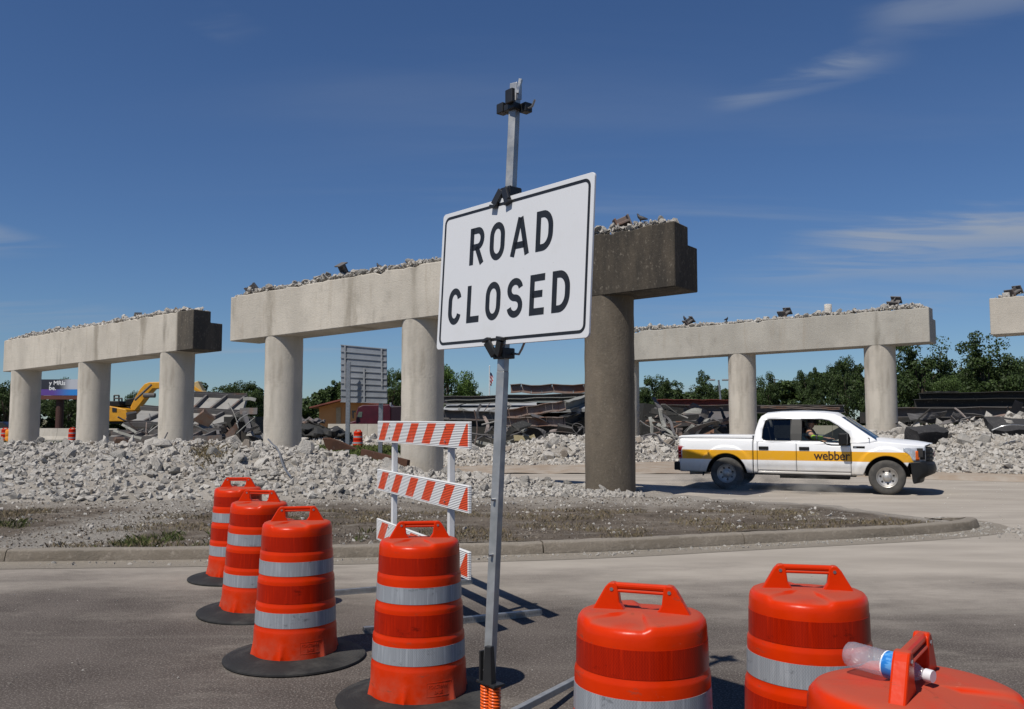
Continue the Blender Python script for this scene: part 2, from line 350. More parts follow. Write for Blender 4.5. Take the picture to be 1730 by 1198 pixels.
M_kerb = mat_kerb(); ap = MB(); ap.v = vs[:3*n]; ap.f = [(j*n+i, j*n+i+1, (j+1)*n+i+1, (j+1)*n+i) for j in range(2) for i in range(n-1)]
kerb_root = tag(ap.build('kerb', M_kerb, smooth=40), kind='structure')
# cast sections with open joints, each a little out of line with the next
cum = [0.0]
for a_, b_ in zip(kl, kl[1:]): cum.append(cum[-1]+(b_-a_).length)
def kl_at(s):
    i = max(0, min(n-2, int(np.searchsorted(cum, s))-1)); f = (s-cum[i])/max(1e-6, cum[i+1]-cum[i]); a_, b_ = kl[i], kl[i+1]; t_ = (b_-a_).normalized(); return a_.lerp(b_, f), Vector((-t_.y, t_.x, 0))
s0 = 0.0; rk = random.Random(4); tot = cum[-1]
while s0 < tot-0.3:
    s1 = min(tot, s0+rk.uniform(2.6, 3.4)); ks = MB(); N = max(6, int((s1-s0)/0.08)); dz_ = rk.uniform(-0.010, 0.008); do_ = rk.uniform(-0.012, 0.012); vv = []
    for i in range(N+1):
        s = s0+0.008+(s1-s0-0.016)*i/N; p, nn = kl_at(s); endf = 0.10+0.90*min(1, (tot-s)/1.3)
        for j, (o_, z_) in enumerate(prof[2:]):
            q = p+nn*(o_+do_); r_ = mnoise.noise(Vector((s*3.1, j*0.9, 0)))*0.014+mnoise.noise(Vector((s*11, j*1.7, 5)))*0.009
            chip = -0.035*max(0, mnoise.noise(Vector((s*2.2, 9, 1)))-0.42)/0.3 if 1 <= j <= 3 else 0
            q = q+nn*(r_*0.8 if 0 < j < 4 else 0); vv.append((q.x, q.y, (z_+(dz_+r_*0.7+chip if j > 0 else 0))*endf if j < 5 else 0.03))
    K = len(prof)-2
    ks.add(vv, [(i*K+j, (i+1)*K+j, (i+1)*K+j+1, i*K+j+1) for i in range(N) for j in range(K-1)]+[tuple(range(K)), tuple(N*K+j for j in range(K-1, -1, -1))])
    ks.build('kerb_section', M_kerb, kerb_root, smooth=40); s0 = s1
# island surface as a triangulated height sheet
isl = MB(); inner = offset_line(kl_all, 0.195)
back = [Vector((p[0], p[1], 0)) for p in BACK]
out_poly = inner+back
def ih(x, y):
    return 0.135+0.035*mnoise.noise(Vector((x*0.7, y*0.7, 0.3)))+0.02*mnoise.noise(Vector((x*2.6, y*2.6, 1.3)))+0.010*mnoise.noise(Vector((x*7, y*7, 2.3)))
bmI = bmesh.new(); bv = [bmI.verts.new(p) for p in out_poly]; bmI.faces.new(bv)
bmesh.ops.triangulate(bmI, faces=bmI.faces[:])
for cuts in range(6):
    E = [e for e in bmI.edges if e.calc_length() > (0.35 if min(v.co.y for v in e.verts) < 20 and max(abs(v.co.x) for v in e.verts) < 14 else 3.0)]
    if not E: break
    bmesh.ops.subdivide_edges(bmI, edges=E, cuts=1); bmesh.ops.triangulate(bmI, faces=bmI.faces[:])
for v in bmI.verts:
    ed = v.is_boundary
    v.co.z = ih(v.co.x, v.co.y)
    if v.co.y > 13 and ed: v.co.z = 0.01
    nd = (Vector((7.0, 14.3))-v.co.xy).length
    v.co.z *= min(1.0, 0.12+nd/2.2)
me = bpy.data.meshes.new('verge'); bmI.to_mesh(me); bmI.free()
tag(mesh_obj('verge', me, mat_island(), smooth=60), kind='structure')

# ---------------------------------------------------------------- bents
SLOPE2 = 0.023
def bent(label, loc, cols, x0, x1, zb0, slope, H, mats, group='concrete bridge bents'):
    # local x runs along the cap towards the near right, z rises with slope
    t = thing('bridge_bent', label, 'bridge bent', loc, R_rot, group)
    cap = MB(); hw = 0.535; st = 0.72
    def ring(x):
        zb = zb0+slope*x; zt = zb+H; zs = zb+H*0.70
        return [(x, -hw, zb), (x, hw, zb), (x, hw, zs), (x, 0.10, zs), (x, 0.10, zt), (x, -hw, zt)]
    xs = [x0]+[x0+(x1-x0)*k/72 for k in range(1, 72)]+[x1]; rings = [ring(x) for x in xs]
    rr = random.Random(int(loc[0]*10))
    vs = [p for r in rings for p in r]
    vs2 = []
    for i, p in enumerate(vs):
        j = i % 6
        dz = -abs(rr.gauss(0, 0.022))-(rr.random()*0.07 if rr.random() < 0.10 else 0) if j in (4, 5) else 0
        vs2.append((p[0], p[1], p[2]+dz))
    fs = [tuple(range(5, -1, -1)), tuple((len(xs)-1)*6+k for k in range(6))]
    for i in range(len(xs)-1):
        for k in range(6): fs.append((i*6+k, i*6+(k+1) % 6, (i+1)*6+(k+1) % 6, (i+1)*6+k))
    cap.add(vs2, fs); cap.build('cap_beam', mats[0], t, bevel=0.018, seg=1)
    for k, cx in enumerate(cols):
        cm = MB(); zt = zb0+slope*cx+0.0
        zz = [-0.25+(zt+0.25)*i/14 for i in range(15)]
        cm.lathe([(0.535+0.004*math.sin(z*9), z) for z in zz], 48)
        for vi, p in enumerate(cm.v):
            if vi >= 14*48: cm.v[vi] = (p[0], p[1], zb0+slope*(cx+p[0])+0.004)
        ob = cm.build('column', mats[1+k], t, smooth=40); ob.location = (cx, 0, 0)
    return t
P2 = Vector((2.10, 18.85, 0))
fp = P2-V*0.535                                    # a point of the front face of the near line of bents
def loc_x(px, py, origin): return (hit(px, py, fp if origin is P2 else origin-V*0.535, V)-origin).dot(U)
cr = hit(1139, 372, fp, V); cb = hit(1138, 484, fp, V); x1b = (cr-P2).dot(U)
H2 = cr.z-cb.z; zb2 = cb.z-SLOPE2*x1b
x0b = loc_x(389, 540, P2)
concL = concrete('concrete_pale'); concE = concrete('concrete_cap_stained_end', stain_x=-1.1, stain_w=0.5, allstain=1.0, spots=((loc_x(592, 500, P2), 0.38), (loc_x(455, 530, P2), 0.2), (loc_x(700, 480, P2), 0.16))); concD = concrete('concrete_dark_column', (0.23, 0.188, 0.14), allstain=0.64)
concE1 = concrete('concrete_cap_left', stain_x=loc_x(326, 555, P2)+16.2-0.95, stain_w=0.14, allstain=0.94, spots=((-11.9, 0.35), (-4.2, 0.25), (-1.2, 0.25)))
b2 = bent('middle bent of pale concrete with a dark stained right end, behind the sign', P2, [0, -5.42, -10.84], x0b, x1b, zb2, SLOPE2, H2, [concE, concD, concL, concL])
P1 = P2-U*16.2
x1a = loc_x(326, 555, P1); x0a = loc_x(6, 600, P1)
zt1 = hit(326, 522, fp, V).z; zbq = hit(322, 590, fp, V).z
b1 = bent('leftmost bent, three columns ending short of the middle bent, dark stain on its right tip', P1, [0.0, -5.2, -10.4], x0a, x1a, zbq-SLOPE2*x1a, SLOPE2, zt1-zbq, [concE1, concL, concL, concL])
P3 = Vector((13.30, 31.6, 0)); fp3 = P3-V*0.535
t3 = hit(1569, 518, fp3, V); q3 = hit(1567, 578, fp3, V); x13 = (t3-P3).dot(U); x03 = (hit(1035, 560, fp3, V)-P3).dot(U)
SL3 = 0.015
b3 = bent('farther bent behind the white pickup with rubble along its pale cap', P3, [0, -5.2, -10.4], x03, x13, q3.z-SL3*x13, SL3, t3.z-q3.z, [concrete('concrete_far_cap', (0.41, 0.385, 0.335)), concL, concL, concL])
l4 = hit(1671, 504, fp3, V); lb4 = hit(1671, 566, fp3, V); x4 = (l4-P3).dot(U)
P4 = P3+U*(x4+1.9)
b4 = bent('bent cut off by the right edge of the picture, only its cap end showing', P4, [0, 5.2], -1.9, 9.0, lb4.z+SL3*1.9, SL3, l4.z-lb4.z, [concL, concL, concL])
print('BENT', H2, zb2, x0b, x1b, 'left', zt1-zbq, x0a, x1a, 'far', t3.z-q3.z, x13, 'x4', x4)
# ================================================================ RUBBLE
def chunk_mesh(seed, name='chunk', npt=11, flat=1.0):
    r = random.Random(seed); bm = bmesh.new()
    for _ in range(npt):
        p = Vector((r.gauss(0, 1), r.gauss(0, 1), r.gauss(0, 1))).normalized()*r.uniform(0.62, 1.12)
        bm.verts.new((p.x, p.y*r.uniform(0.8, 1), p.z*flat))
    bmesh.ops.convex_hull(bm, input=bm.verts[:])
    loose = [v for v in bm.verts if not v.link_faces]
    if loose: bmesh.ops.delete(bm, geom=loose, context='VERTS')
    me = bpy.data.meshes.new(name); bm.to_mesh(me); bm.free(); return me
def mat_rubble(name, c1, c2, c3, rand=0.22):
    t = NT(name)
    col = t.mix(t.ramp(t.noise(1.1, 4, co=t.coord(src='Object')), 0.3, 0.7), c1, c2)
    col = t.mix(t.ramp(t.noise(7, 6, 0.7), 0.52, 0.7, 0, 0.6), col, c3)
    col = t.mix(t.ramp(t.noise(38, 4, 0.7), 0.5, 0.7, 0, 0.5), col, tuple(c*0.6 for c in c2))
    isl = t.n.new('ShaderNodeNewGeometry').outputs['Random Per Island']; col = t.mix(1.0, col, t.ramp(isl, 0, 1, 0.82, 1.08, False), 'MULTIPLY') if rand else col
    col = t.mix(1.0, col, t.ramp(t.rnd(), 0, 1, 1-rand, 1+rand*0.3, False), 'MULTIPLY')
    t.bump(t.noise(9, 9, 0.78), 1.0, 0.06); return t.set(col, 0.95, 0, 0.15)
M_rub = mat_rubble('broken_concrete', (0.60, 0.57, 0.52), (0.54, 0.50, 0.445), (0.64, 0.62, 0.58))
M_rub2 = mat_rubble('broken_concrete_grey', (0.40, 0.385, 0.355), (0.46, 0.43, 0.385), (0.54, 0.52, 0.475))
M_rub3 = mat_rubble('broken_concrete_tan', (0.40, 0.345, 0.285), (0.34, 0.29, 0.24), (0.47, 0.42, 0.365))
M_mound = mat_rubble('rubble_fines', (0.36, 0.33, 0.29), (0.28, 0.255, 0.22), (0.44, 0.41, 0.365), 0.0)
M_asph_chunk = mat_rubble('asphalt_chunk', (0.055, 0.054, 0.055), (0.035, 0.035, 0.037), (0.11, 0.105, 0.10))
CH = [chunk_mesh(i, 'concrete_chunk', random.Random(i).choice((14, 17, 20, 26)), random.Random(i+50).choice((0.55, 0.75, 0.9))) for i in range(14)]
for i, m in enumerate(CH): m.materials.append(M_rub if i < 11 else (M_rub2 if i < 13 else M_rub3))
def tri_np(me):
    me.calc_loop_triangles(); v = np.zeros(len(me.vertices)*3, np.float32); me.vertices.foreach_get('co', v)
    f = np.zeros(len(me.loop_triangles)*3, np.int32); me.loop_triangles.foreach_get('vertices', f); return v.reshape(-1, 3), f.reshape(-1, 3)
CHN = [tri_np(chunk_mesh(i+100, 'c', random.Random(i).choice((9, 11, 13)), 0.8)) for i in range(16)]
def joined_chunks(name, pts, rad, mat, parent=None, flat=None):
    Vs = []; Fs = []; o = 0
    for p, r in zip(pts, rad):
        v, f = CHN[rng.integers(len(CHN))]
        q = Euler(rng.uniform(-3.1, 3.1, 3)).to_matrix()
        s = rng.uniform(0.65, 1.25, 3)*r
        w = (v*s) @ np.array(q).T
        if flat: w[:, 2] *= flat
        Vs.append(w+np.array(p)); Fs.append(f+o); o += len(v)
    ob = np_mesh(name, np.vstack(Vs), np.vstack(Fs), mat, parent, 3)
    return tag(ob, kind='stuff')
def chunk_objs(pts, rad, parent, sink=0.25, name='concrete_chunk', pick=None, lying=0.6):
    for p, r in zip(pts, rad):
        i = pick if pick is not None else rng.integers(len(CH))
        o = bpy.data.objects.new(name, CH[i]); COL.objects.link(o); o.parent = parent
        o.location = Vector(p)+Vector((0, 0, r*(0.5-sink))); o.scale = rng.uniform(0.7, 1.35, 3)*r
        o.rotation_euler = (rng.normal(0, lying), rng.normal(0, lying), rng.uniform(0, 6.28))
def heap(label, ctrl, n_big, n_small, rb, rs, noise_a=0.12, back=3.5, mound_mat=None, crest_t=0.62, cat='rubble heap', group='rubble heaps', nu=70, nv=26, rs_max=None):
    # ctrl rows: picture column, distance of the foot, distance of the crest, crest height, foot height
    C = np.array(ctrl, float)
    def P(s, t, amp=1.0):
        px = C[0, 0]+(C[-1, 0]-C[0, 0])*s
        f, c, z, z0 = (np.interp(px, C[:, 0], C[:, k]) for k in (1, 2, 3, 4))
        if t < crest_t: a = t/crest_t; d = f+(c-f)*a; h = z0+(z-z0)*(1-(1-a)**2.0 if a > 0 else 0)
        else: a = (t-crest_t)/(1-crest_t); d = c+back*a; h = z0-0.03+(z-z0+0.03)*(1-a**1.2)
        x = (px-CX)/F_PX*d
        e = max(0, min(1, 6*t, 6*s+0.0 if C[0, 0] > 5 else 1, 6*(1-s)))
        n1 = mnoise.noise(Vector((x*0.9, d*0.9, 4.2)))*1.0+0.6*mnoise.noise(Vector((x*2.2, d*2.2, 7)))+0.35*mnoise.noise(Vector((x*5, d*5, 3)))
        return Vector((x, d, max(h, 0)+noise_a*n1*e*amp-(0.05 if t <= 0.001 or t >= 0.999 else 0)))
    m = MB(); m.grid(lambda u, v: P(u, v), nu, nv)
    root = m.build('rubble_heap', mound_mat or M_mound, None, smooth=70); tag(root, label, cat, group)
    S = [(rng.random(), rng.uniform(0.01, 0.80)**0.9) for _ in range(n_big+n_small)]
    radii = np.concatenate([np.sort(rb[0]+(rb[1]-rb[0])*rng.random(n_big)**2.0)[::-1], rs[0]+(rs[1]-rs[0])*rng.random(n_small)**2.2])
    pts = [P(*q) for q in S]
    for k, q in enumerate(S):
        if k < n_big and q[1] < 0.16: radii[k] *= 0.6
        if C[0, 0] < 0: radii[k] *= 0.45+0.55*min(1, (1-q[0])/0.35)
    chunk_objs(pts[:n_big], radii[:n_big], root)
    if n_small: joined_chunks('small_rubble', [Vector(p)+Vector((0, 0, 0.15*r)) for p, r in zip(pts[n_big:], radii[n_big:])], radii[n_big:], M_rub, root)
    return root, P
hA, PA = heap('long pale heap of broken concrete behind the orange drums, piled against the column feet',
     [(-190, 15.8, 24.0, 0.98, .12), (0, 16.2, 23.6, 0.97, .12), (200, 16.4, 23.5, 0.98, .12), (330, 16.7, 23.5, 1.05, .12), (450, 16.8, 23.1, 0.98, .12), (560, 16.9, 22.3, 0.80, .12), (650, 17.0, 21.2, 0.56, .12), (710, 17.2, 20.5, 0.46, .12), (790, 17.3, 19.8, 0.38, .12), (860, 17.4, 19.2, 0.29, .12), (960, 17.6, 18.5, 0.20, .12), (1085, 17.7, 18.0, 0.13, .11)],
     300, 21000, (0.09, 0.31), (0.017, 0.125), 0.13, back=3.6, nu=150, nv=36)
heap('rubble heap at the foot of the collapsed girders between sign post and dark column',
     [(655, 29.5, 32, 0.25, 0), (760, 29.0, 32.5, 0.45, 0), (850, 28.5, 33, 0.65, 0), (940, 28.5, 33.5, 0.95, 0), (1010, 29.5, 34, 1.0, 0), (1090, 31, 35, 0.9, 0), (1150, 32, 36, 0.8, 0), (1225, 33, 37, 0.4, 0)],
     120, 8000, (0.09, 0.30), (0.025, 0.13), 0.14, back=3, crest_t=0.75)
hR, PR = heap('wide rubble heap with dark asphalt slabs in it, right of the white pickup',
     [(1380, 27.5, 30.5, 0.75, .05), (1480, 26.5, 31, 1.1, .05), (1560, 25.6, 30.5, 1.3, .05), (1640, 25.0, 30, 1.55, .05), (1700, 24.6, 29.5, 1.65, .05), (1760, 24.3, 29, 1.7, .05), (1900, 23.8, 28.5, 1.6, .05)],
     220, 11000, (0.09, 0.34), (0.02, 0.13), 0.14, back=3.5, crest_t=0.75)
heap('low pale rubble in front of the far concrete wall by the orange house',
     [(490, 52, 55, 0.7, 0), (560, 52, 55.5, 0.85, 0), (620, 53, 56, 0.55, 0), (700, 54, 57, 0.45, 0)], 60, 900, (0.15, 0.4), (0.05, 0.18), 0.12, back=2.5, nu=40, nv=14)
# reddish bank and low kerb in front of the right heap
t = NT('red_dirt'); M_red = t.set(t.mix(t.ramp(t.noise(1.5, 6, 0.65), 0.35, 0.65), (0.27, 0.215, 0.165), (0.32, 0.28, 0.235)), 0.95, 0, 0.1); t.bump(t.noise(15, 6, 0.7), 0.6, 0.03)
m = MB(); bk = [(1150, 30.5), (1300, 27.5), (1450, 25.6), (1560, 24.6), (1650, 23.9), (1730, 23.5), (1900, 22.6), (2100, 21.8)]
def bank(u, v):
    px = bk[0][0]+(bk[-1][0]-bk[0][0])*u; d = np.interp(px, [b[0] for b in bk], [b[1] for b in bk])+v*4.5
    x = (px-CX)/F_PX*(d if v == 0 else d); z = [0.004, 0.13, 0.15, 0.19, 0.22, 0.2, 0.1][int(round(v*6))]+(0.03*mnoise.noise(Vector((x, d, 0))) if v > 0.2 else 0)
    return (x, d if v > 0.17 or v == 0 else d-0.67, z)
m.grid(bank, 60, 6); tag(m.build('dirt_bank', M_red, smooth=50), kind='structure')
m = MB(); m.grid(lambda u, v: (lambda px, d: ((px-CX)/F_PX*d, d, 0.02+0.16*math.sin(min(1, v*3)*PI/2)*math.sin(u*PI)+0.05*mnoise.noise(Vector((px*0.02, d, 0)))))(590+(1330-590)*u, (27.2-u*0.3)+v*6), 50, 12)
tag(m.build('dirt_bank', M_red, smooth=50), kind='structure')
# asphalt slabs in the right heap
def slab(label, px, py, Y, dims, rot, mat=M_asph_chunk, name='asphalt_slab', cat='slab', group=None, seed=3):
    c = at(px, py, Y); bm = bmesh.new(); bmesh.ops.create_cube(bm, size=1); bmesh.ops.subdivide_edges(bm, edges=bm.edges[:], cuts=4, use_grid_fill=True)
    for v in bm.verts:
        q = Vector((v.co.x*dims[0], v.co.y*dims[1], v.co.z*dims[2])); n = mnoise.noise_vector(q*1.7+Vector((seed, 0, 0)))+0.5*mnoise.noise_vector(q*5+Vector((seed, 2, 0)))
        v.co = q+n*0.16*min(dims)**0.5
    me = bpy.data.meshes.new(name); bm.to_mesh(me); bm.free(); o = mesh_obj(name, me, mat, smooth=25); o.location = c; o.rotation_euler = rot
    return tag(o, label, cat, group)
slab('dark asphalt slab at the right picture edge, lying on the rubble heap', 1722, 732, 27.2, (1.7, 0.9, 0.62), (0.5, 0.05, -0.3), seed=1)
slab('small dark asphalt lump on the rubble just over the pickup bonnet', 1566, 735, 27.6, (1.05, 0.6, 0.42), (0.3, -0.12, 0.2), seed=5)
# pebbles spilled along the kerb, on the verge and over the asphalt
def scatter(name, fn, n, r0, r1, mat, label=None, cat=None):
    pts = []; rad = []
    while len(pts) < n:
        p = fn()
        if p is None: continue
        pts.append(p); rad.append(r0+(r1-r0)*rng.random()**4)
    o = joined_chunks(name, pts, rad, mat); return tag(o, label, cat, kind='stuff')
def on_gutter():
    i = rng.integers(60 if False else 4, n-1); p = lines[0][i].lerp(lines[2][i], rng.beta(4, 1.6)); q = lines[0][min(i+1, n-1)]-lines[0][i]
    if p.x < -9: return None
    p = p+q*rng.random(); return (p.x, p.y, 0.008)
scatter('gutter_gravel', on_gutter, 1500, 0.006, 0.034, M_rub, 'pale gravel spilled along the foot of the kerb', 'gravel')
def on_verge():
    x = rng.uniform(-13, 7); y = rng.uniform(10.6, 18); 
    d = np.interp(x, [k[0] for k in KERB], [k[1] for k in KERB])
    if y < d+0.25 or (x > 3.5 and y > 13+ (7.2-x)*1.1): return None
    if mnoise.noise(Vector((x*0.9, y*0.9, 9))) < 0.10 and rng.random() < 0.88 and y < 15.8 and abs(x+5.75) > 0.8: return None
    return (x, y, ih(x, y)*min(1, 0.12+(Vector((7, 14.3))-Vector((x, y))).length/2.2)+0.004)
scatter('verge_gravel', on_verge, 3800, 0.008, 0.05, M_rub, 'pale crushed concrete scattered over the dirt verge', 'gravel')
def on_road():
    x = rng.uniform(-7, 8); y = 3+9*rng.random()**0.7
    if y > 9.6: return None
    return (x, y, 0.004)
scatter('road_grit', on_road, 1300, 0.002, 0.0095, M_rub, 'loose pale grit on the dark asphalt', 'grit')
def on_lane():
    x = rng.uniform(2, 16); y = rng.uniform(11.5, 24); 
    if (x < 8 and y < 17.8): return None
    return (x, y, 0.005)
scatter('lane_grit', on_lane, 700, 0.006, 0.026, M_rub, 'loose stones on the dusty lane', 'grit')
def nose_spill():
    a = rng.normal(0, 1, 2); x = 7.6+a[0]*0.8; y = 13.1+a[1]*0.35
    return (x, y, 0.006) if Vector((x-6.6, y-14.0)).length > 1.05 else None
scatter('nose_gravel', nose_spill, 420, 0.008, 0.05, M_rub, 'small spill of gravel at the rounded end of the kerb', 'gravel')
# rubble lying on each cap
def cap_rubble(b, label, x0, x1, zb0, slope, H, nb, ns):
    root = thing('cap_rubble', label, 'rubble', b.location, R_rot, 'rubble left on the caps')
    def pt(big):
        x = rng.uniform(x0+0.1, x1-0.12); y = rng.uniform(-0.47, 0.08)
        k = 0.62+0.6*mnoise.noise(Vector((x*0.55, b.location.x, 0)))+0.25*mnoise.noise(Vector((x*1.9, 3, 0)))
        h = max(0, k)*0.24*(1-abs((y+0.2)/0.42)**2)*min(1, (x-x0)/0.8, (x1-x)/0.5)
        return (x, y, zb0+slope*x+H+h*rng.random()**0.5-0.015)
    chunk_objs([pt(1) for _ in range(nb)], [rng.uniform(0.07, 0.15) for _ in range(nb)], root, sink=0.2)
    joined_chunks('small_rubble', [pt(0) for _ in range(ns)], [0.014+0.075*rng.random()**2.5 for _ in range(ns)], M_rub, root)
    ry = [(rng.uniform(x0+.1, x1-.1), rng.uniform(0.15, 0.48)) for _ in range(ns//8)]
    joined_chunks('ledge_rubble', [(x, y, zb0+slope*x+H*0.70) for x, y in ry], [0.02+0.06*rng.random()**2 for _ in ry], M_rub, root)
cap_rubble(b2, 'rubble lying along the top of the middle cap behind the sign', x0b, x1b, zb2, SLOPE2, H2, 90, 4500)
cap_rubble(b1, 'rubble lying along the top of the leftmost cap', x0a, x1a, zbq-SLOPE2*x1a, SLOPE2, zt1-zbq, 70, 3600)
cap_rubble(b3, 'rubble lying along the top of the farther cap above the pickup', x03, x13, q3.z-SL3*x13, SL3, t3.z-q3.z, 90, 4000)
cap_rubble(b4, 'rubble on the cap end at the right picture edge', -1.9, 9, lb4.z+SL3*1.9, SL3, l4.z-lb4.z, 20, 300)

t = NT('dirt_clods'); M_clod = t.set(t.mix(t.ramp(t.n.new('ShaderNodeNewGeometry').outputs['Random Per Island'], 0, 1), (0.085, 0.068, 0.052), (0.22, 0.19, 0.155)), 0.95, 0, 0.1)
def on_dirt():
    p = on_verge()
    if p is None:
        x = rng.uniform(-11, 6.6); y = rng.uniform(10.7, 15.5); d = np.interp(x, [k[0] for k in KERB], [k[1] for k in KERB])
        if y < d+0.22 or (x > 3.5 and y > 13+(7.0-x)*1.0): return None
        p = (x, y, ih(x, y)*min(1, 0.12+(Vector((7, 14.3))-Vector((x, y))).length/2.2)+0.002)
    return p
scatter('dirt_clods', on_dirt, 16000, 0.006, 0.032, M_clod, 'small brown clods strewn over the dirt verge', 'dirt')
# ================================================================ DRUMS
def mat_drum():
    t = NT('orange_plastic'); P = t.xyz(); n = t.n.new('ShaderNodeNewGeometry'); s = t.n.new('ShaderNodeSeparateXYZ'); t.l.new(n.outputs['Normal'], s.inputs[0])
    col = t.mix(t.ramp(t.noise(4, 4), 0.3, 0.7), (0.60, 0.030, 0.0015), (0.52, 0.024, 0.0012))
    up = t.math('MULTIPLY', t.ramp(s.outputs[2], 0.7, 0.97), t.ramp(t.noise(5.5, 6, 0.62), 0.30, 0.55, 0.35, 0.8))
    up = t.math('MULTIPLY', up, t.ramp(P[2], 0.85, 0.92))
    col = t.mix(up, col, (0.34, 0.075, 0.045))                                          # dust on the lid
    col = t.mix(t.ramp(t.noise(9, 5, 0.7, co=t.coord((1, 1, 0.5))), 0.62, 0.75, 0, 0.15), col, (0.28, 0.06, 0.03))
    low = t.ramp(P[2], 0.05, 0.30, 0.28, 0.0); col = t.mix(t.math('MULTIPLY', low, t.ramp(t.noise(6, 5, 0.65), 0.35, 0.7)), col, (0.32, 0.22, 0.15))
    vj = t.n.new('ShaderNodeVectorMath'); vj.operation = 'ADD'; t.l.new(t.coord((3, 3, 9), (0.3, 0, 0)), vj.inputs[0]); cj = t.n.new('ShaderNodeCombineXYZ'); t.l.new(t.math('MULTIPLY', t.rnd(), 40.0), cj.inputs[0]); t.l.new(cj.outputs[0], vj.inputs[1])
    sc1 = t.ramp(t.noise(2.0, 8, 0.78, co=vj.outputs[0]), 0.60, 0.66, 0, 0.55); col = t.mix(sc1, col, (0.20, 0.055, 0.030))                 # scuffs and tyre rubs
    sc2 = t.ramp(t.noise(4.5, 6, 0.8, co=vj.outputs[0]), 0.66, 0.70, 0, 0.5); col = t.mix(sc2, col, (0.50, 0.16, 0.10))
    r = t.math('ADD', t.math('ADD', 0.30, t.math('MULTIPLY', sc1, 0.3)), t.math('MULTIPLY', up, 0.5)); t.bump(t.noise(9, 4), 0.12, 0.02)
    return t.set(col, r, 0, 0.14)
def mat_sheet(name, c1, c2, rough):
    t = NT(name); P = t.xyz()
    ang = t.math('ARCTAN2', P[1], P[0])
    w = t.math('SINE', t.math('ADD', t.math('MULTIPLY', ang, 150.0), t.math('MULTIPLY', t.math('SINE', t.math('MULTIPLY', P[2], 420.0)), 1.4)))
    col = t.mix(t.ramp(w, -0.6, 0.9, 0, 0.5), c1, c2)
    v = t.n.new('ShaderNodeCombineXYZ'); t.l.new(t.math('MULTIPLY', ang, 3.0), v.inputs[0]); t.l.new(t.math('MULTIPLY', P[2], 0.6), v.inputs[1])
    st = t.noise(6.0, 3, 0.6, co=v.outputs[0]); col = t.mix(t.ramp(st, 0.45, 0.75, 0, 0.55), col, tuple(min(1, c*1.35) for c in c2))
    vj = t.n.new('ShaderNodeVectorMath'); vj.operation = 'ADD'; t.l.new(t.coord((1, 1, 2)), vj.inputs[0]); cj = t.n.new('ShaderNodeCombineXYZ'); t.l.new(t.math('MULTIPLY', t.rnd(), 40.0), cj.inputs[0]); t.l.new(cj.outputs[0], vj.inputs[1])
    col = t.mix(t.ramp(t.noise(9, 7, 0.78, co=vj.outputs[0]), 0.58, 0.68, 0, 0.65), col, tuple(c*0.32 for c in c1))
    t.bump(w, 0.05, 0.002); return t.set(col, rough, 0, 0.18, Coat_Weight=0.04, Coat_Roughness=0.12)
M_dr = mat_drum(); M_wh = mat_sheet('silver_sheeting', (0.22, 0.235, 0.255), (0.31, 0.325, 0.345), 0.4); M_or = mat_sheet('orange_sheeting', (0.29, 0.009, 0.001), (0.40, 0.015, 0.001), 0.3)
t = NT('tyre_rubber'); P_ = t.xyz()
M_rubber = t.set(t.mix(t.ramp(t.noise(3.5, 6, 0.65), 0.4, 0.7), (0.018, 0.018, 0.018), (0.050, 0.048, 0.044)), 0.75, 0, 0.3)
rad_ = t.math('SQRT', t.math('ADD', t.math('MULTIPLY', P_[0], P_[0]), t.math('MULTIPLY', P_[1], P_[1])))
t.bump(t.math('SINE', t.math('MULTIPLY', rad_, 300.0)), 0.12, 0.004)
M_steel = simple('galvanised_steel', (0.42, 0.43, 0.44), (0.30, 0.31, 0.32), 0.42, 14, 0.05, 80, metal=0.85, rvar=0.12)
M_alu = simple('aluminium', (0.40, 0.405, 0.405), (0.31, 0.315, 0.31), 0.48, 9, 0.03, 90, metal=0.55, rvar=0.1)
M_black = simple('black_plastic', (0.012, 0.012, 0.013), (0.02, 0.02, 0.02), 0.42, 8, 0.05)
M_bolt = simple('zinc_bolt', (0.55, 0.55, 0.55), (0.4, 0.4, 0.4), 0.35, 20, metal=1.0)
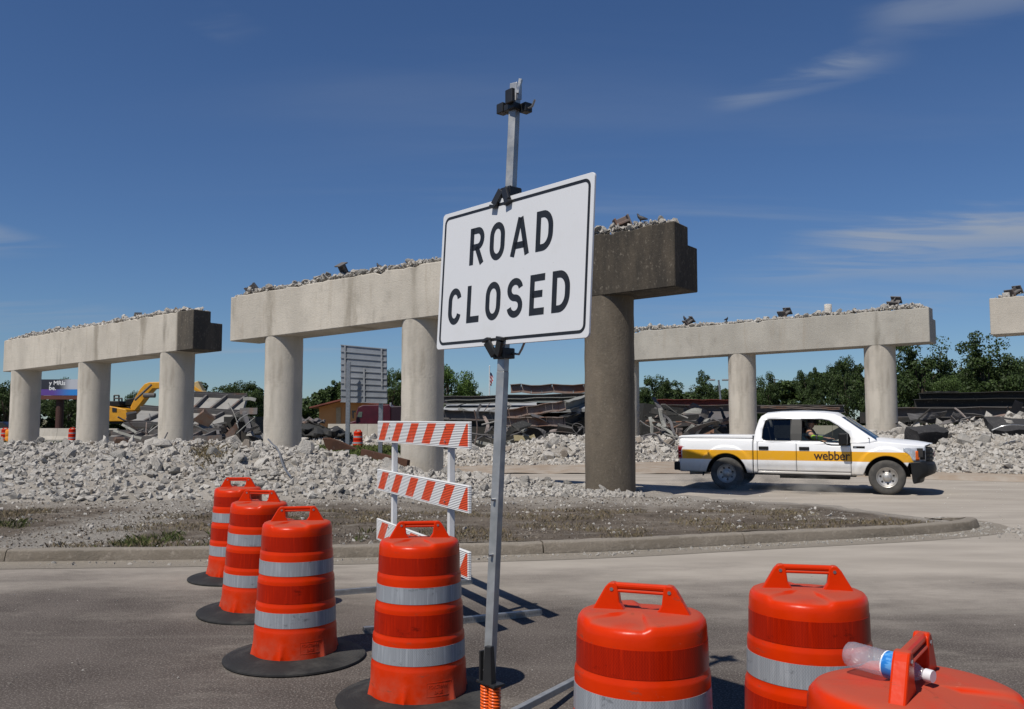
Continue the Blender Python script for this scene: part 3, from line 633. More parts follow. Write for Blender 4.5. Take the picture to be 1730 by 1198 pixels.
def make_drum():
    root = thing('traffic_drum', 'drum', 'traffic drum')
    # radius by height; ridges between the bands
    prof = [(0.0, 0.060), (0.250, 0.060), (0.289, 0.03), (0.289, 0.05), (0.2855, 0.20), (0.2845, 0.226), (0.2830, 0.236), (0.2795, 0.246),
            (0.2785, 0.262), (0.2760, 0.366), (0.2752, 0.392), (0.2742, 0.402), (0.2685, 0.414), (0.2675, 0.424), (0.2650, 0.550), (0.2645, 0.566), (0.2632, 0.576), (0.2572, 0.588),
            (0.2562, 0.605), (0.2540, 0.704), (0.2533, 0.742), (0.2520, 0.752), (0.2465, 0.764), (0.2455, 0.772), (0.2440, 0.872), (0.2425, 0.915), (0.238, 0.935), (0.228, 0.948), (0.212, 0.9545), (0.19, 0.957), (0.16, 0.958), (0.13, 0.959), (0.10, 0.9595), (0.07, 0.960), (0.04, 0.960), (0.0, 0.960)]
    def dent(p, a):
        if p.z > 0.88 and True:                          # two lowered flats on the lid, one on each side of the handle
            for ca in (PI/2-0.25, -PI/2-0.25):
                d = abs((a-ca+PI) % (2*PI)-PI)
                k = max(0.0, min(1.0, (0.62-d)/0.12)); r = math.hypot(p.x, p.y)
                p = Vector((p.x, p.y, p.z-0.014*k*min(1, max(0, (r*math.cos(d)-0.055)/0.02))*min(1, (p.z-0.88)/0.04)))
        if p.z < 0.16 and p.z > 0.02:            # moulded foot lugs
            for ca in [i*PI/3+0.2 for i in range(6)]:
                d = abs((a-ca+PI) % (2*PI)-PI)
                if d < 0.085: k = (1-d/0.085)*max(0, (0.16-p.z)/0.12); p = Vector((p.x*(1+0.10*k), p.y*(1+0.10*k), p.z))
        return p
    b = MB(); b.lathe(prof[:4]+[(0.2880, 0.09), (0.2872, 0.13), (0.2864, 0.165)]+prof[4:], 144, fn=dent)
    b.build('body', M_dr, root, smooth=35)
    def rr(z): return float(np.interp(z, [q[1] for q in prof[4:]], [q[0] for q in prof[4:]]))
    for z0, z1, mt in ((0.264, 0.364, M_wh), (0.425, 0.546, M_or), (0.607, 0.702, M_wh), (0.770, 0.870, M_or)):
        s = MB(); r0, r1 = rr(z0)+0.0015, rr(z1)+0.0015
        n_ = 96; vs = []
        for (r, z) in ((r0-0.003, z0), (r0, z0), (r1, z1), (r1-0.003, z1)):
            vs += [(r*math.cos(2*PI*k/n_), r*math.sin(2*PI*k/n_), z) for k in range(n_)]
        s.add(vs, [(i*n_+k, i*n_+(k+1) % n_, (i+1)*n_+(k+1) % n_, (i+1)*n_+k) for i in range(3) for k in range(n_)])
        s.build('reflective_band', mt, root, smooth=50)
    # handle plate along local x, with grip slot
    h = MB(); ht = 0.019
    for sx in (-1, 1):
        out = [(0.205*sx, 0.945), (0.185*sx, 0.958), (0.137*sx, 1.040), (0.120*sx, 1.058), (0.100*sx, 1.060), (0.088*sx, 1.048), (0.084*sx, 1.018), (0.080*sx, 0.985), (0.060*sx, 0.955)]
        h.prism(out if sx < 0 else out[::-1], -ht, ht, 'xz')
    h.prism([(-0.100, 1.022), (0.100, 1.022), (0.100, 1.034), (-0.100, 1.034)], -0.017, 0.017, 'xz')
    h.tube([(-0.105, 0, 1.046), (0.105, 0, 1.046)], 0.0135, 12)
    h.build('handle', M_dr, root, bevel=0.006)
    for sx in (-1, 1):
        q = MB(); q.tube([(0.110*sx, -0.0215, 1.034), (0.110*sx, 0.0215, 1.034)], 0.007, 10); q.build('bolt', M_bolt, root, smooth=30)
    # raised frame with lettering on the skirt
    fr = MB(); a0 = -PI/2+0.12
    def wrap(u, z, o): r = float(np.interp(z, [0.05, 0.2], [0.289, 0.2855]))+o; a = a0+u/0.286; return (r*math.cos(a), r*math.sin(a), z)
    for (u0, u1, z0, z1) in ((0, 0.16, 0.168, 0.172), (0, 0.16, 0.092, 0.096), (0, 0.004, 0.096, 0.168), (0.156, 0.16, 0.096, 0.168)):
        N = 8; vs = []
        for k in range(N+1):
            u = u0+(u1-u0)*k/N
            vs += [wrap(u, z0, -0.003), wrap(u, z0, 0.0010), wrap(u, z1, 0.0010), wrap(u, z1, -0.003)]
        fr.add(vs, [(i*4+j, i*4+(j+1) % 4, (i+1)*4+(j+1) % 4, (i+1)*4+j) for i in range(N) for j in range(4)]+[(3, 2, 1, 0), (N*4, N*4+1, N*4+2, N*4+3)])
    fr.build('raised_frame', M_dr, root)
    for txt, u0, z0 in (('FORSTERRI', 0.012, 0.138), ('BASE', 0.046, 0.106)):
        cu = bpy.data.curves.new('lettering', 'FONT'); cu.body = txt; cu.size = 0.028; cu.extrude = 0.0006; cu.resolution_u = 2
        ob = bpy.data.objects.new('lettering', cu); COL.objects.link(ob); dg = bpy.context.evaluated_depsgraph_get()
        me = bpy.data.meshes.new_from_object(ob.evaluated_get(dg)); bpy.data.objects.remove(ob)
        for v in me.vertices: v.co = wrap(u0+v.co.x*0.85, z0+v.co.y, v.co.z+0.0005)
        mesh_obj('lettering', me, M_dr, root)
    br = MB(); br.lathe([(0.270, 0.050), (0.305, 0.060), (0.36, 0.050), (0.43, 0.036), (0.475, 0.028), (0.490, 0.020), (0.492, 0.010), (0.485, 0.0), (0.30, 0.0), (0.275, 0.01), (0.270, 0.050)], 96)
    br.build('tyre_base', M_rubber, root, smooth=40)
    return root
drum = make_drum()
DR = [  # label, picture point of the middle of the handle top, heading of the handle, lean
 ('orange drum farthest from the camera in the left row, mostly behind two others', 403, 807, 0.05, (0, 0.0)),
 ('second drum back in the left row, its rubber base tipped up on one side', 436, 828, -0.02, (0.012, 0.02)),
 ('nearest drum of the left row, full black rubber base showing', 503, 856, 0.22, (0.0, 0.0)),
 ('orange drum in front of the striped barricade, beside the sign post', 709, 881, 0.14, (0.0, 0.0)),
 ('near drum just right of the sign post, cut off at the picture bottom', 1083, 987, -0.36, (0, 0)),
 ('near drum with one silver band showing, behind the drum with the bottle', 1363, 955, -0.22, (0, 0)),
 ('drum in the bottom right corner carrying the plastic bottle on its lid', 1542, 1084, 0.95, (0, 0)),
]
DOBJ = []
for k, (lab, px, py, rz, ln) in enumerate(DR):
    o = drum if k == 0 else copy_tree(drum)
    tag(o, lab, 'traffic drum', 'orange traffic drums in front'); sc_ = 1.06 if k == 6 else 1.0; o.scale = (sc_, sc_, sc_); g_ = gp(px, py, 1.056*sc_); o.location = (g_.x, g_.y, 0); o.rotation_euler = (ln[0], ln[1], rz); DOBJ.append(o)
# ================================================================ BOTTLE on the last drum
d7 = DOBJ[6]
t = NT('clear_plastic'); tr = t.n.new('ShaderNodeBsdfTransparent'); tr.inputs[0].default_value = (0.93, 0.94, 0.96, 1)
gl = t.n.new('ShaderNodeBsdfGlossy'); gl.inputs['Roughness'].default_value = 0.12; df = t.n.new('ShaderNodeBsdfDiffuse'); df.inputs[0].default_value = (0.8, 0.8, 0.85, 1)
bn = t.n.new('ShaderNodeBump'); bn.inputs['Strength'].default_value = 0.7; bn.inputs['Distance'].default_value = 0.004; t.l.new(t.noise(130, 4), bn.inputs['Height']); t.l.new(bn.outputs[0], gl.inputs['Normal']); t.l.new(bn.outputs[0], df.inputs['Normal'])
m1 = t.n.new('ShaderNodeMixShader'); m1.inputs[0].default_value = 0.20; t.l.new(tr.outputs[0], m1.inputs[1]); t.l.new(df.outputs[0], m1.inputs[2])
lw = t.n.new('ShaderNodeLayerWeight'); lw.inputs[0].default_value = 0.35; t.l.new(bn.outputs[0], lw.inputs['Normal'])
m2 = t.n.new('ShaderNodeMixShader'); t.l.new(t.ramp(lw.outputs['Facing'], 0.1, 1.0, 0.07, 0.55), m2.inputs[0]); t.l.new(m1.outputs[0], m2.inputs[1]); t.l.new(gl.outputs[0], m2.inputs[2]); t.l.new(m2.outputs[0], t.out.inputs[0]); M_pet = t.m
bot = thing('plastic_bottle', 'empty clear plastic bottle with blue label, lying through a drum handle', 'bottle')
R90 = Matrix.Rotation(PI/2, 3, 'Y')
bp = [(0.0, 0.004), (0.022, 0.0), (0.030, 0.006), (0.0325, 0.018)]
for k in range(9): z = 0.024+k*0.0105; bp += [(0.0328, z), (0.0312, z+0.005)]
bp += [(0.0325, 0.122), (0.0325, 0.148), (0.030, 0.160), (0.022, 0.178), (0.0145, 0.192), (0.0125, 0.198), (0.0125, 0.206), (0.0118, 0.206), (0.0118, 0.198), (0.013, 0.192)]
q = MB(); q.lathe(bp, 40, R=R90); q.build('bottle_body', M_pet, bot, smooth=60)
q = MB(); q.lathe([(0.0323, 0.106), (0.0336, 0.107), (0.0336, 0.136), (0.0323, 0.137)], 40, R=R90)
t = NT('blue_label'); Pb = t.xyz(); cw = t.mix(t.ramp(Pb[0], 0.1095, 0.1105, 0, 1), (0.85, 0.85, 0.85), (0.015, 0.17, 0.52)); cw = t.mix(t.ramp(t.noise(60, 3, co=t.coord((0.6, 1, 1))), 0.5, 0.6, 0, 0.6), cw, (0.15, 0.42, 0.75))
q.build('bottle_label', t.set(cw, 0.35), bot, smooth=40)
q = MB(); q.lathe([(0.0, 0.221), (0.0145, 0.221), (0.0152, 0.218), (0.0152, 0.203), (0.0128, 0.203)], 24, R=R90); q.build('bottle_cap', simple('cap_white', (0.75, 0.76, 0.78), rough=0.35), bot, smooth=40)
hd = Vector((math.cos(0.95), math.sin(0.95))); bd = Vector((math.cos(-0.95), math.sin(-0.95)))
bot.location = Vector((d7.location.x, d7.location.y, 0.955*1.06+0.033))-Vector((bd.x, bd.y, 0))*0.188; bot.rotation_euler = (0.4, 0.03, -0.95)
bot.location.z += 0.006; bot.scale = (1.08, 1.03, 1.03)
# ================================================================ BARRICADE
Rr = Vector(((803-CX)/F_PX*6.85, 6.85, 0)); Ll = Vector(((647-CX)/F_PX*9.15, 9.15, 0)); bdv = (Ll-Rr); BL = bdv.length; bdir = bdv.normalized(); brz = math.atan2(-bdir.y, -bdir.x)   # local x from left end to right end
bar_ = thing('road_barricade', 'folding road barricade with three orange and white striped boards on white posts', 'barricade', Ll, brz)
t = NT('barricade_stripes'); Pq = t.xyz()
s = t.math('FRACT', t.math('DIVIDE', t.math('SUBTRACT', Pq[0], t.math('MULTIPLY', Pq[2], 0.93)), 0.455))
st = t.ramp(t.math('ABSOLUTE', t.math('SUBTRACT', s, 0.5)), 0.238, 0.242, 1, 0)
border = t.math('MULTIPLY', t.ramp(t.math('ABSOLUTE', Pq[2]), 0.088, 0.089, 1, 0), t.ramp(Pq[0], 0.02, 0.022)); border = t.math('MULTIPLY', border, t.ramp(Pq[0], BL-0.022, BL-0.02, 1, 0))
ny = t.ramp(Pq[1], -0.0124, -0.0122, 1, 0)
col = t.mix(t.math('MULTIPLY', st, border), (0.66, 0.66, 0.65), (0.66, 0.065, 0.008)); col = t.mix(t.ramp(t.noise(5, 6, 0.7), 0.55, 0.75, 0, 0.25), col, (0.45, 0.41, 0.36))
t.bump(t.math('SINE', t.math('MULTIPLY', Pq[2], 2*PI/0.0135)), 0.6, 0.004); M_str = t.set(col, 0.45, 0, 0.4)
M_white = simple('white_plastic', (0.72, 0.72, 0.72), (0.62, 0.61, 0.59), 0.5, 4, 0.03)
zt_ = [1.66, 1.165, 0.66]
bh = 0.213
for z in zt_:
    q = MB(); q.box((BL/2, 0, 0), (BL, 0.025, bh)); o = q.build('striped_board', M_str, bar_, bevel=0.004); o.location = (0, -0.040, z-bh/2)
# uprights at the picture columns 668 and 763
def up_x(px):
    k = (px-CX)/F_PX; return ((k*Ll.y-Ll.x)/(-bdir.x+k*bdir.y))
ux = [up_x(668), up_x(763)]
def perf(length):
    q = MB(); w = 0.05; th = 0.004; n_ = int(length/0.0254)
    # square tube whose side walls are two rails with webs between the punched holes
    for z in (0.002, w-0.002): q.box((0, 0, z), (w, length, th))
    for x in (-1, 1):
        q.box((x*(w/2-th/2), 0, 0.009), (th, length, 0.012)); q.box((x*(w/2-th/2), 0, w-0.009), (th, length, 0.012))
        for k in range(n_+1): q.box((x*(w/2-th/2), -length/2+k*length/n_*0.998+0.001, w/2), (th, 0.0125, w-0.03))
    q.box((0, 0, w/2), (w-0.012, length-0.01, w-0.012)); return q
for k, x in enumerate(ux):
    q = MB(); q.box((x, 0, 0.84), (0.052, 0.050, 1.58)); q.build('upright_post', M_white, bar_, bevel=0.005)
    o = perf(1.55).build('foot_rail', M_steel, bar_); o.location = (x, 0.05, 0.0)
    q = MB(); q.box((x, 0, 0.09), (0.044, 0.044, 0.14)); q.build('post_sleeve', M_steel, bar_)
    for z in zt_:
        for dz in (0.045, 0.165):
            q = MB(); q.tube([(x, -0.060, z-dz), (x, -0.050, z-dz)], 0.009, 10); q.build('bolt', M_bolt, bar_)
# ================================================================ SIGN
def strokes_mesh(paths, th, depth, closed_flags):
    m = MB()
    for pts, cl in zip(paths, closed_flags):
        P_ = [Vector((p[0], p[1])) for p in pts]; n_ = len(P_); L_ = []; R_ = []
        for i in range(n_):
            a = P_[i-1] if (i or cl) else None; b = P_[(i+1) % n_] if (i < n_-1 or cl) else None
            d1 = (P_[i]-a).normalized() if a is not None else None; d2 = (b-P_[i]).normalized() if b is not None else None
            if d1 is None: d1 = d2
            if d2 is None: d2 = d1
            n1 = Vector((-d1.y, d1.x)); n2 = Vector((-d2.y, d2.x)); nn = (n1+n2)
            nn = nn.normalized() if nn.length > 1e-6 else n1; k = 1/max(0.5, nn.dot(n1))
            L_.append(P_[i]+nn*th/2*k); R_.append(P_[i]-nn*th/2*k)
        vs = [(p.x, 0, p.y) for p in L_]+[(p.x, 0, p.y) for p in R_]+[(p.x, -depth, p.y) for p in L_]+[(p.x, -depth, p.y) for p in R_]
        fs = []
        for i in range(n_ if cl else n_-1):
            j = (i+1) % n_
            fs += [(2*n_+i, 2*n_+j, 3*n_+j, 3*n_+i), (i, 2*n_+i, 2*n_+j, j), (n_+i, n_+j, 3*n_+j, 3*n_+i)]
        if not cl:
            for i in (0, n_-1): fs.append((i, n_+i, 3*n_+i, 2*n_+i))
        m.add(vs, fs)
    return m
def arc(cx, cy, rx, ry, a0, a1, n_=10): return [(cx+rx*math.cos(math.radians(a0+(a1-a0)*k/n_)), cy+ry*math.sin(math.radians(a0+(a1-a0)*k/n_))) for k in range(n_+1)]
def glyph(ch, w, h, t_):
    l, r, b_, tp = t_/2, w-t_/2, t_/2, h-t_/2; mid = h*0.47; R = (r-l)/2
    if ch in 'OC':
        ry = (r-l)*0.62; path = arc((l+r)/2, tp-ry, R, ry, 180, 0, 14)[1:-1]
        if ch == 'O': return [[(l, tp-ry)]+path+[(r, tp-ry), (r, b_+ry)]+arc((l+r)/2, b_+ry, R, ry, 0, -180, 14)[1:-1]+[(l, b_+ry)]], [True]
        return [arc((l+r)/2, tp-ry, R, ry, 15, 180, 14)+[(l, b_+ry)]+arc((l+r)/2, b_+ry, R, ry, 180, 345, 14)[1:]], [False]
    if ch == 'L': return [[(l, h), (l, b_), (w, b_)]], [False]
    if ch == 'E': return [[(w, tp), (l, tp), (l, b_), (w, b_)], [(l, h*0.515), (w*0.86, h*0.515)]], [False, False]
    if ch == 'D': ry = (r-l)*0.75; return [[(l, b_), (l, tp), ((l+r)/2-0.1*w, tp)]+arc((l+r)/2-0.1*w, tp-ry, R+0.1*w, ry, 90, 0, 8)[1:]+arc((l+r)/2-0.1*w, b_+ry, R+0.1*w, ry, 0, -90, 8)], [True]
    if ch == 'A': return [[(l*0.9, 0), (w/2-0.08*t_, h-t_*0.15)], [(w/2+0.08*t_, h-t_*0.15), (w-l*0.9, 0)], [(w*0.2, h*0.27), (w*0.8, h*0.27)]], [False]*3
    if ch == 'R': ry = (tp-mid)/2; return [[(l, 0), (l, h)], [(l, tp), (r-ry*0.9, tp)]+arc(r-ry*0.9, tp-ry, ry*0.9, ry, 90, -90, 12)[1:]+[(l, mid)], [(w*0.48, mid), (w-l*0.85, 0)]], [False]*3
    if ch == 'S':
        ry1 = (tp-h*0.5)/2; ry2 = (h*0.5-b_)/2
        return [arc((l+r)/2, tp-ry1, R, ry1, 12, 270, 18)+arc((l+r)/2, b_+ry2, R, ry2, 90, -168, 18)[1:]], [False]
SRp = Vector(((1002-CX)/F_PX*4.02, 4.02, 0)); SLp = Vector(((741-CX)/F_PX*5.0, 5.0, 0)); sdir = (SRp-SLp).normalized(); srz = math.atan2(sdir.y, sdir.x)
zc_ = (at(868, 453, 4.47)).z
SC = (SRp+SLp)/2
lean = math.radians(2.4)
sign = thing('road_closed_sign', 'white rectangular sign reading ROAD CLOSED in black, held on an aluminium post', 'road sign', (SC.x, SC.y, zc_), srz)
sign.rotation_euler = (math.radians(-1.0), math.radians(0.9), srz)
SW, SHh = 1.250, 0.785
def rrect(w, h, r, n_=6):
    p = []
    for sx, sy, a in ((1, 1, 0), (-1, 1, 90), (-1, -1, 180), (1, -1, 270)): p += arc(sx*(w/2-r), sy*(h/2-r), r, r, a, a+90, n_)
    return p
t = NT('sign_white'); Ps = t.xyz(); cS = t.mix(t.ramp(t.math('SINE', t.math('MULTIPLY', Ps[0], 2*PI/0.0105)), 0.2, 1.0, 0, 0.16), (0.63, 0.635, 0.645), (0.52, 0.53, 0.55)); cS = t.mix(t.ramp(t.noise(2.2, 7, 0.7), 0.5, 0.8, 0, 0.35), cS, (0.52, 0.50, 0.46))
cS = t.mix(t.ramp(t.noise(45, 3, 0.7), 0.68, 0.74, 0, 0.4), cS, (0.4, 0.38, 0.35)); M_sw = t.set(cS, 0.38, 0, 0.5)
M_ink = simple('sign_black', (0.012, 0.012, 0.013), (0.020, 0.019, 0.018), 0.4, 14)
q = MB(); q.prism(rrect(SW, SHh, 0.022), -0.006, 0.006, 'xz'); q.build('sign_panel', M_sw, sign, bevel=0.0015, seg=1)
q = strokes_mesh([rrect(SW-0.062, SHh-0.062, 0.034)], 0.015, 0.001, [True]); o = q.build('border_line', M_ink, sign); o.location = (0, -0.0065, 0)
def word(txt, x0, x1, z0, h, t_, ww):
    tot = sum(ww[c] for c in txt); gap = ((x1-x0)-tot)/(len(txt)-1); x = x0
    for c in txt:
        pths, fl = glyph(c, ww[c], h, t_); o = strokes_mesh(pths, t_, 0.001, fl).build('letter', M_ink, sign); o.location = (x, -0.0065, z0); x += ww[c]+gap
WW = dict(R=0.128, O=0.128, A=0.150, D=0.128, C=0.122, L=0.112, S=0.126, E=0.112)
word('ROAD', -0.345, 0.345, 0.062, 0.205, 0.0345, WW); word('CLOSED', -0.525, 0.485, -0.258, 0.205, 0.0345, WW)
# ---- stand
PB = Vector((-0.118, 4.56, 0))
stand = thing('sign_stand', 'aluminium sign stand post on twin orange springs with long folding legs', 'sign stand', PB, srz)
top = at(875, 140, 4.60); sp_z = at(827, 1158, 4.56).z
wl_ = Matrix.Rotation(-srz, 3, 'Z')
def L_(p): return wl_ @ (Vector(p)-PB)
pl0 = L_(at(826.5, 1146, 4.56)); plt = L_(at(871, 142, 4.62))
def post(p0, p1, w):
    q = MB(); d = (p1-p0).normalized(); x = Vector((1, 0, 0)); x = (x-d*x.dot(d)).normalized(); y = d.cross(x)
    a = wl_ @ Vector((0.83, -0.56, 0)); a = (a-d*a.dot(d)).normalized(); b = d.cross(a)*w/2; a = a*w/2
    q.hexa([p0-a-b, p0+a-b, p0+a+b, p0-a+b, p1-a-b, p1+a-b, p1+a+b, p1-a+b]); return q
pm = pl0.lerp(plt, 0.50)
post(pl0, pm, 0.0475).build('lower_post', M_alu, stand, bevel=0.003); post(pm, plt, 0.0455).build('upper_post', M_alu, stand, bevel=0.003)
def along(z): k = (z-pl0.z)/(plt.z-pl0.z); return pl0.lerp(plt, k)
Rz_ = Matrix.Rotation(srz, 3, 'Z'); wc_ = PB+Rz_ @ along(zc_); nf_ = Vector((math.sin(srz), -math.cos(srz), 0)); off_ = (SC-wc_).dot(sdir)
sign.location = Vector((wc_.x, wc_.y, 0))+nf_*0.047+sdir*off_+Vector((0, 0, zc_)); sign.rotation_euler = (math.atan2(-(plt-pl0).y, (plt-pl0).z), math.radians(0.9), srz)
def bracket(zr, flip, name):
    c = along(zr); q = MB()
    # hooked V shaped holder: a back plate, two splayed jaws and lips
    q.box(c+Vector((0, -0.032, 0)), (0.085, 0.014, 0.06)); q.box(c+Vector((0.0, 0.034, 0)), (0.07, 0.03, 0.055)); q.box(c+Vector((0.036, 0, 0)), (0.012, 0.08, 0.055)); q.box(c+Vector((-0.036, 0, 0)), (0.012, 0.08, 0.055))
    for sx in (-1, 1):
        p0 = c+Vector((0.012*sx, -0.052, -0.012*flip)); p1 = c+Vector((0.058*sx, -0.068, 0.062*flip))
        q.bar(p0, p1, 0.046, 0.018, (0, 1, 0)); q.bar(p1+Vector((0, 0.0, 0)), p1+Vector((0.004*sx, -0.0, 0.018*flip)), 0.05, 0.030, (0, 1, 0))
    return q.build(name, M_black, stand, bevel=0.004)
def crank(zr, z2=0.02):
    c = along(zr); q = MB(); q.tube([c+Vector((0.036, 0.03, 0)), c+Vector((0.09, 0.03, -0.008)), c+Vector((0.115, 0.03, z2)), c+Vector((0.135, 0.03, z2+0.03))], 0.006, 8); q.build('clamp_handle', M_steel, stand, smooth=40)
zt2 = zc_+SHh/2; zb_ = zc_-SHh/2
bracket(zt2+0.035, -1, 'sign_holder'); bracket(zb_-0.040, 1, 'sign_holder'); crank(zb_-0.04)
c = along(plt.z-0.135); q = MB(); q.box(c, (0.085, 0.085, 0.034)); q.box(c+Vector((-0.075, -0.02, 0.012)), (0.055, 0.05, 0.055)); q.box(c+Vector((-0.045, 0, -0.004)), (0.06, 0.04, 0.02)); q.box(c+Vector((0.030, -0.055, 0.045)), (0.060, 0.022, 0.075)); q.box(c+Vector((0.06, 0.03, -0.01)), (0.05, 0.05, 0.05)); q.build('top_bracket', M_black, stand, bevel=0.004)
crank(plt.z-0.145, -0.004)
q = MB(); q.bar(c+Vector((0.075, -0.04, 0.05)), c+Vector((0.09, -0.03, 0.125)), 0.022, 0.016); q.box(along(plt.z-0.05)+Vector((0.035, 0.0, 0)), (0.006, 0.03, 0.09)); q.build('latch', M_steel, stand)
for k, zz in enumerate((0.05, 0.62, 0.90)):
    c = along(pl0.z+zz); q = MB(); q.tube([c+Vector((0.01, -0.045, 0)), c+Vector((0.01, 0.0, 0))], 0.007, 10); q.build('bolt', M_bolt, stand)
# spring coupling
q = MB(); q.hexa([pl0+Vector(p) for p in ((0.010, -0.052, -0.02), (0.060, -0.032, -0.02), (0.045, 0.012, -0.02), (-0.0, -0.01, -0.02), (0.018, -0.045, 0.17), (0.05, -0.030, 0.17), (0.04, 0.0, 0.17), (0.01, -0.02, 0.17))]); q.box(pl0+Vector((-0.036, -0.01, 0.06)), (0.012, 0.05, 0.15)); q.box(pl0+Vector((0.01, 0, -0.02)), (0.15, 0.07, 0.014)); q.build('spring_clamp', M_black, stand, bevel=0.003)
M_spring = simple('orange_spring', (0.80, 0.13, 0.012), (0.72, 0.10, 0.01), 0.28, 9)
for sx in (-1, 1):
    q = MB(); zz0 = pl0.z-0.03; pts = []
    for k in range(150):
        a = k/150*2*PI*11; pts.append((pl0.x+0.012+sx*0.034+0.026*math.cos(a), pl0.y+0.026*math.sin(a), zz0-0.0155*a/(2*PI)))
    q.tube(pts, 0.0066, 8); q.build('coil_spring', M_spring, stand, smooth=60)
zbm = pl0.z-0.03-0.0155*11
q = MB(); q.box((pl0.x+0.01, pl0.y, zbm-0.03), (0.16, 0.09, 0.06)); q.build('hub', M_steel, stand, bevel=0.004)
hubw = PB+Matrix.Rotation(srz, 3, 'Z') @ Vector((pl0.x+0.01, pl0.y, zbm-0.03))
for ang, ln_ in ((64, 1.55), (8, 1.3), (192, 1.25), (244, 1.5)):
    a = math.radians(ang); dv = Vector((math.cos(a), math.sin(a), 0)); p0 = hubw+dv*0.05; p1 = Vector((hubw.x, hubw.y, 0.03))+dv*ln_
    q = MB(); q.bar(L_(p0), L_(p1), 0.038, 0.038); leg = q.build('leg', M_alu, stand, bevel=0.003)
    q = MB(); q.box(L_(p1), (0.055, 0.055, 0.05)); q.build('foot', M_black, leg)
print('SIGN', zc_, pl0, plt, zbm)
# ================================================================ PICKUP TRUCK
RA, FA = -1.84, 1.84                      # axle positions along local x (x forward, y left, z up)
rear_w = gp(1220, 827); front_w = gp(1490, 836)
# the near side wheels touch the lane at these two points
hv = (front_w-rear_w); hd_ = hv.normalized(); trz = math.atan2(hd_.y, hd_.x)
tmid = (rear_w+front_w)/2; left = Vector((-hd_.y, hd_.x, 0))
TS = hv.length/3.68
tmid = tmid+Vector((0.13, 0, 0))
truck = thing('pickup_truck', 'white crew cab pickup with a yellow side stripe and webber lettering, driving right', 'pickup truck', tmid+left*0.90*TS, trz)
truck.scale = (TS, TS, TS)
print('TRUCK scale', TS, 'yaw', math.degrees(trz), tmid)
t = NT('pickup_paint'); P = t.xyz()
band = t.math('MULTIPLY', t.ramp(P[2], 0.752, 0.756), t.ramp(P[2], 0.984, 0.988, 1, 0)); band = t.math('MULTIPLY', band, t.ramp(t.math('ABSOLUTE', P[1]), 0.80, 0.81)); band = t.math('MULTIPLY', band, t.ramp(P[0], -2.955, -2.95))
col = t.mix(band, (0.78, 0.785, 0.79), (0.72, 0.355, 0.012))
dirt = t.math('MULTIPLY', t.ramp(t.math('ADD', P[2], t.ramp(t.noise(2.5, 6, 0.65), 0, 1, -0.22, 0.22, False)), 0.42, 0.80, 1, 0), 0.75)
col = t.mix(dirt, col, (0.52, 0.47, 0.40)); col = t.mix(t.ramp(t.noise(5, 6, 0.7), 0.5, 0.8, 0, 0.12), col, (0.5, 0.46, 0.4))
M_paint = t.set(col, t.math('ADD', 0.28, t.math('MULTIPLY', dirt, 0.5)), 0, 0.5, Coat_Weight=0.22, Coat_Roughness=0.12)
M_dark = simple('underbody_black', (0.012, 0.012, 0.012), (0.022, 0.02, 0.018), 0.8, 5)
M_trim = simple('black_trim', (0.006, 0.006, 0.0065), (0.010, 0.010, 0.0095), 0.5, 6, 0.1, 60, spec=0.3)
M_tglass = glassy('tinted_glass', (0.45, 0.50, 0.48)); M_dglass = glassy('privacy_glass', (0.17, 0.19, 0.19)); M_cglass = glassy('clear_side_glass', (0.62, 0.66, 0.64))
M_tyre = simple('tyre_dusty', (0.040, 0.038, 0.035), (0.085, 0.078, 0.068), 0.85, 5, 0.2, 60)
M_rim = simple('steel_rim', (0.52, 0.50, 0.47), (0.38, 0.36, 0.33), 0.45, 8, metal=0.7)
AR = 0.495; AZ = 0.405
def zbot(x):
    z = 0.43
    for ax in (RA, FA):
        if abs(x-ax) < AR: z = max(z, AZ+math.sqrt(AR*AR-(x-ax)**2))
    if x > 2.30: z = max(z, 0.74)
    return z
def side_y(x, z):
    y = float(np.interp(z, [0.40, 0.50, 0.58, 0.66, 0.80, 0.95, 1.10, 1.20, 1.30], [0.935, 0.955, 0.962, 0.985, 0.992, 0.994, 0.984, 0.965, 0.935]))
    for ax in (RA, FA):
        r = math.hypot(x-ax, z-AZ)
        if r < 0.70: y += 0.030*min(1, (0.70-r)/0.035)
    if x > 2.0: y -= 0.30*((x-2.0)/0.66)**2.0
    if x < -2.75: y -= 0.045*((-2.75-x)/0.3)**2
    return y
def panel(name, x0, x1, ztop, z0=None, nx=None, nz=16, parent=None, both=True, xs=None):
    for sgn in ((-1, 1) if both else (-1,)):
        m = MB(); nx_ = nx or max(3, int((x1-x0)/0.035))
        def fn(u, v):
            x = x0+(x1-x0)*u; zb = max(zbot(x), z0 or 0); zt = ztop(x) if callable(ztop) else ztop
            z = zb+(zt-zb)*v; return (x, sgn*side_y(x, z), z)
        m.grid(fn, nx_, nz); o = m.build(name, M_paint, parent or truck, smooth=28)
        s = o.modifiers.new('thickness', 'SOLIDIFY'); s.thickness = 0.018; s.offset = -1 if sgn > 0 else 1; s.offset = 0
ZB = 1.275
def bed_top(x): return ZB-0.012
panel('bed_side', -3.02, -1.195, bed_top, parent=None)
panel('cab_corner', -1.175, -1.085, 1.21)
panel('rear_door', -1.075, -0.165, 1.21, z0=0.491); panel('front_door', -0.155, 1.065, lambda x: 1.21-0.085*min(1, max(0, (x-0.42)/0.2)), z0=0.491)
panel('rocker_panel', -1.075, 1.065, 0.486, nz=3)
def fend_top(x): return 1.245-0.115*max(0, (x-1.3)/1.35)**1.5
panel('front_fender', 1.075, 2.66, fend_top)
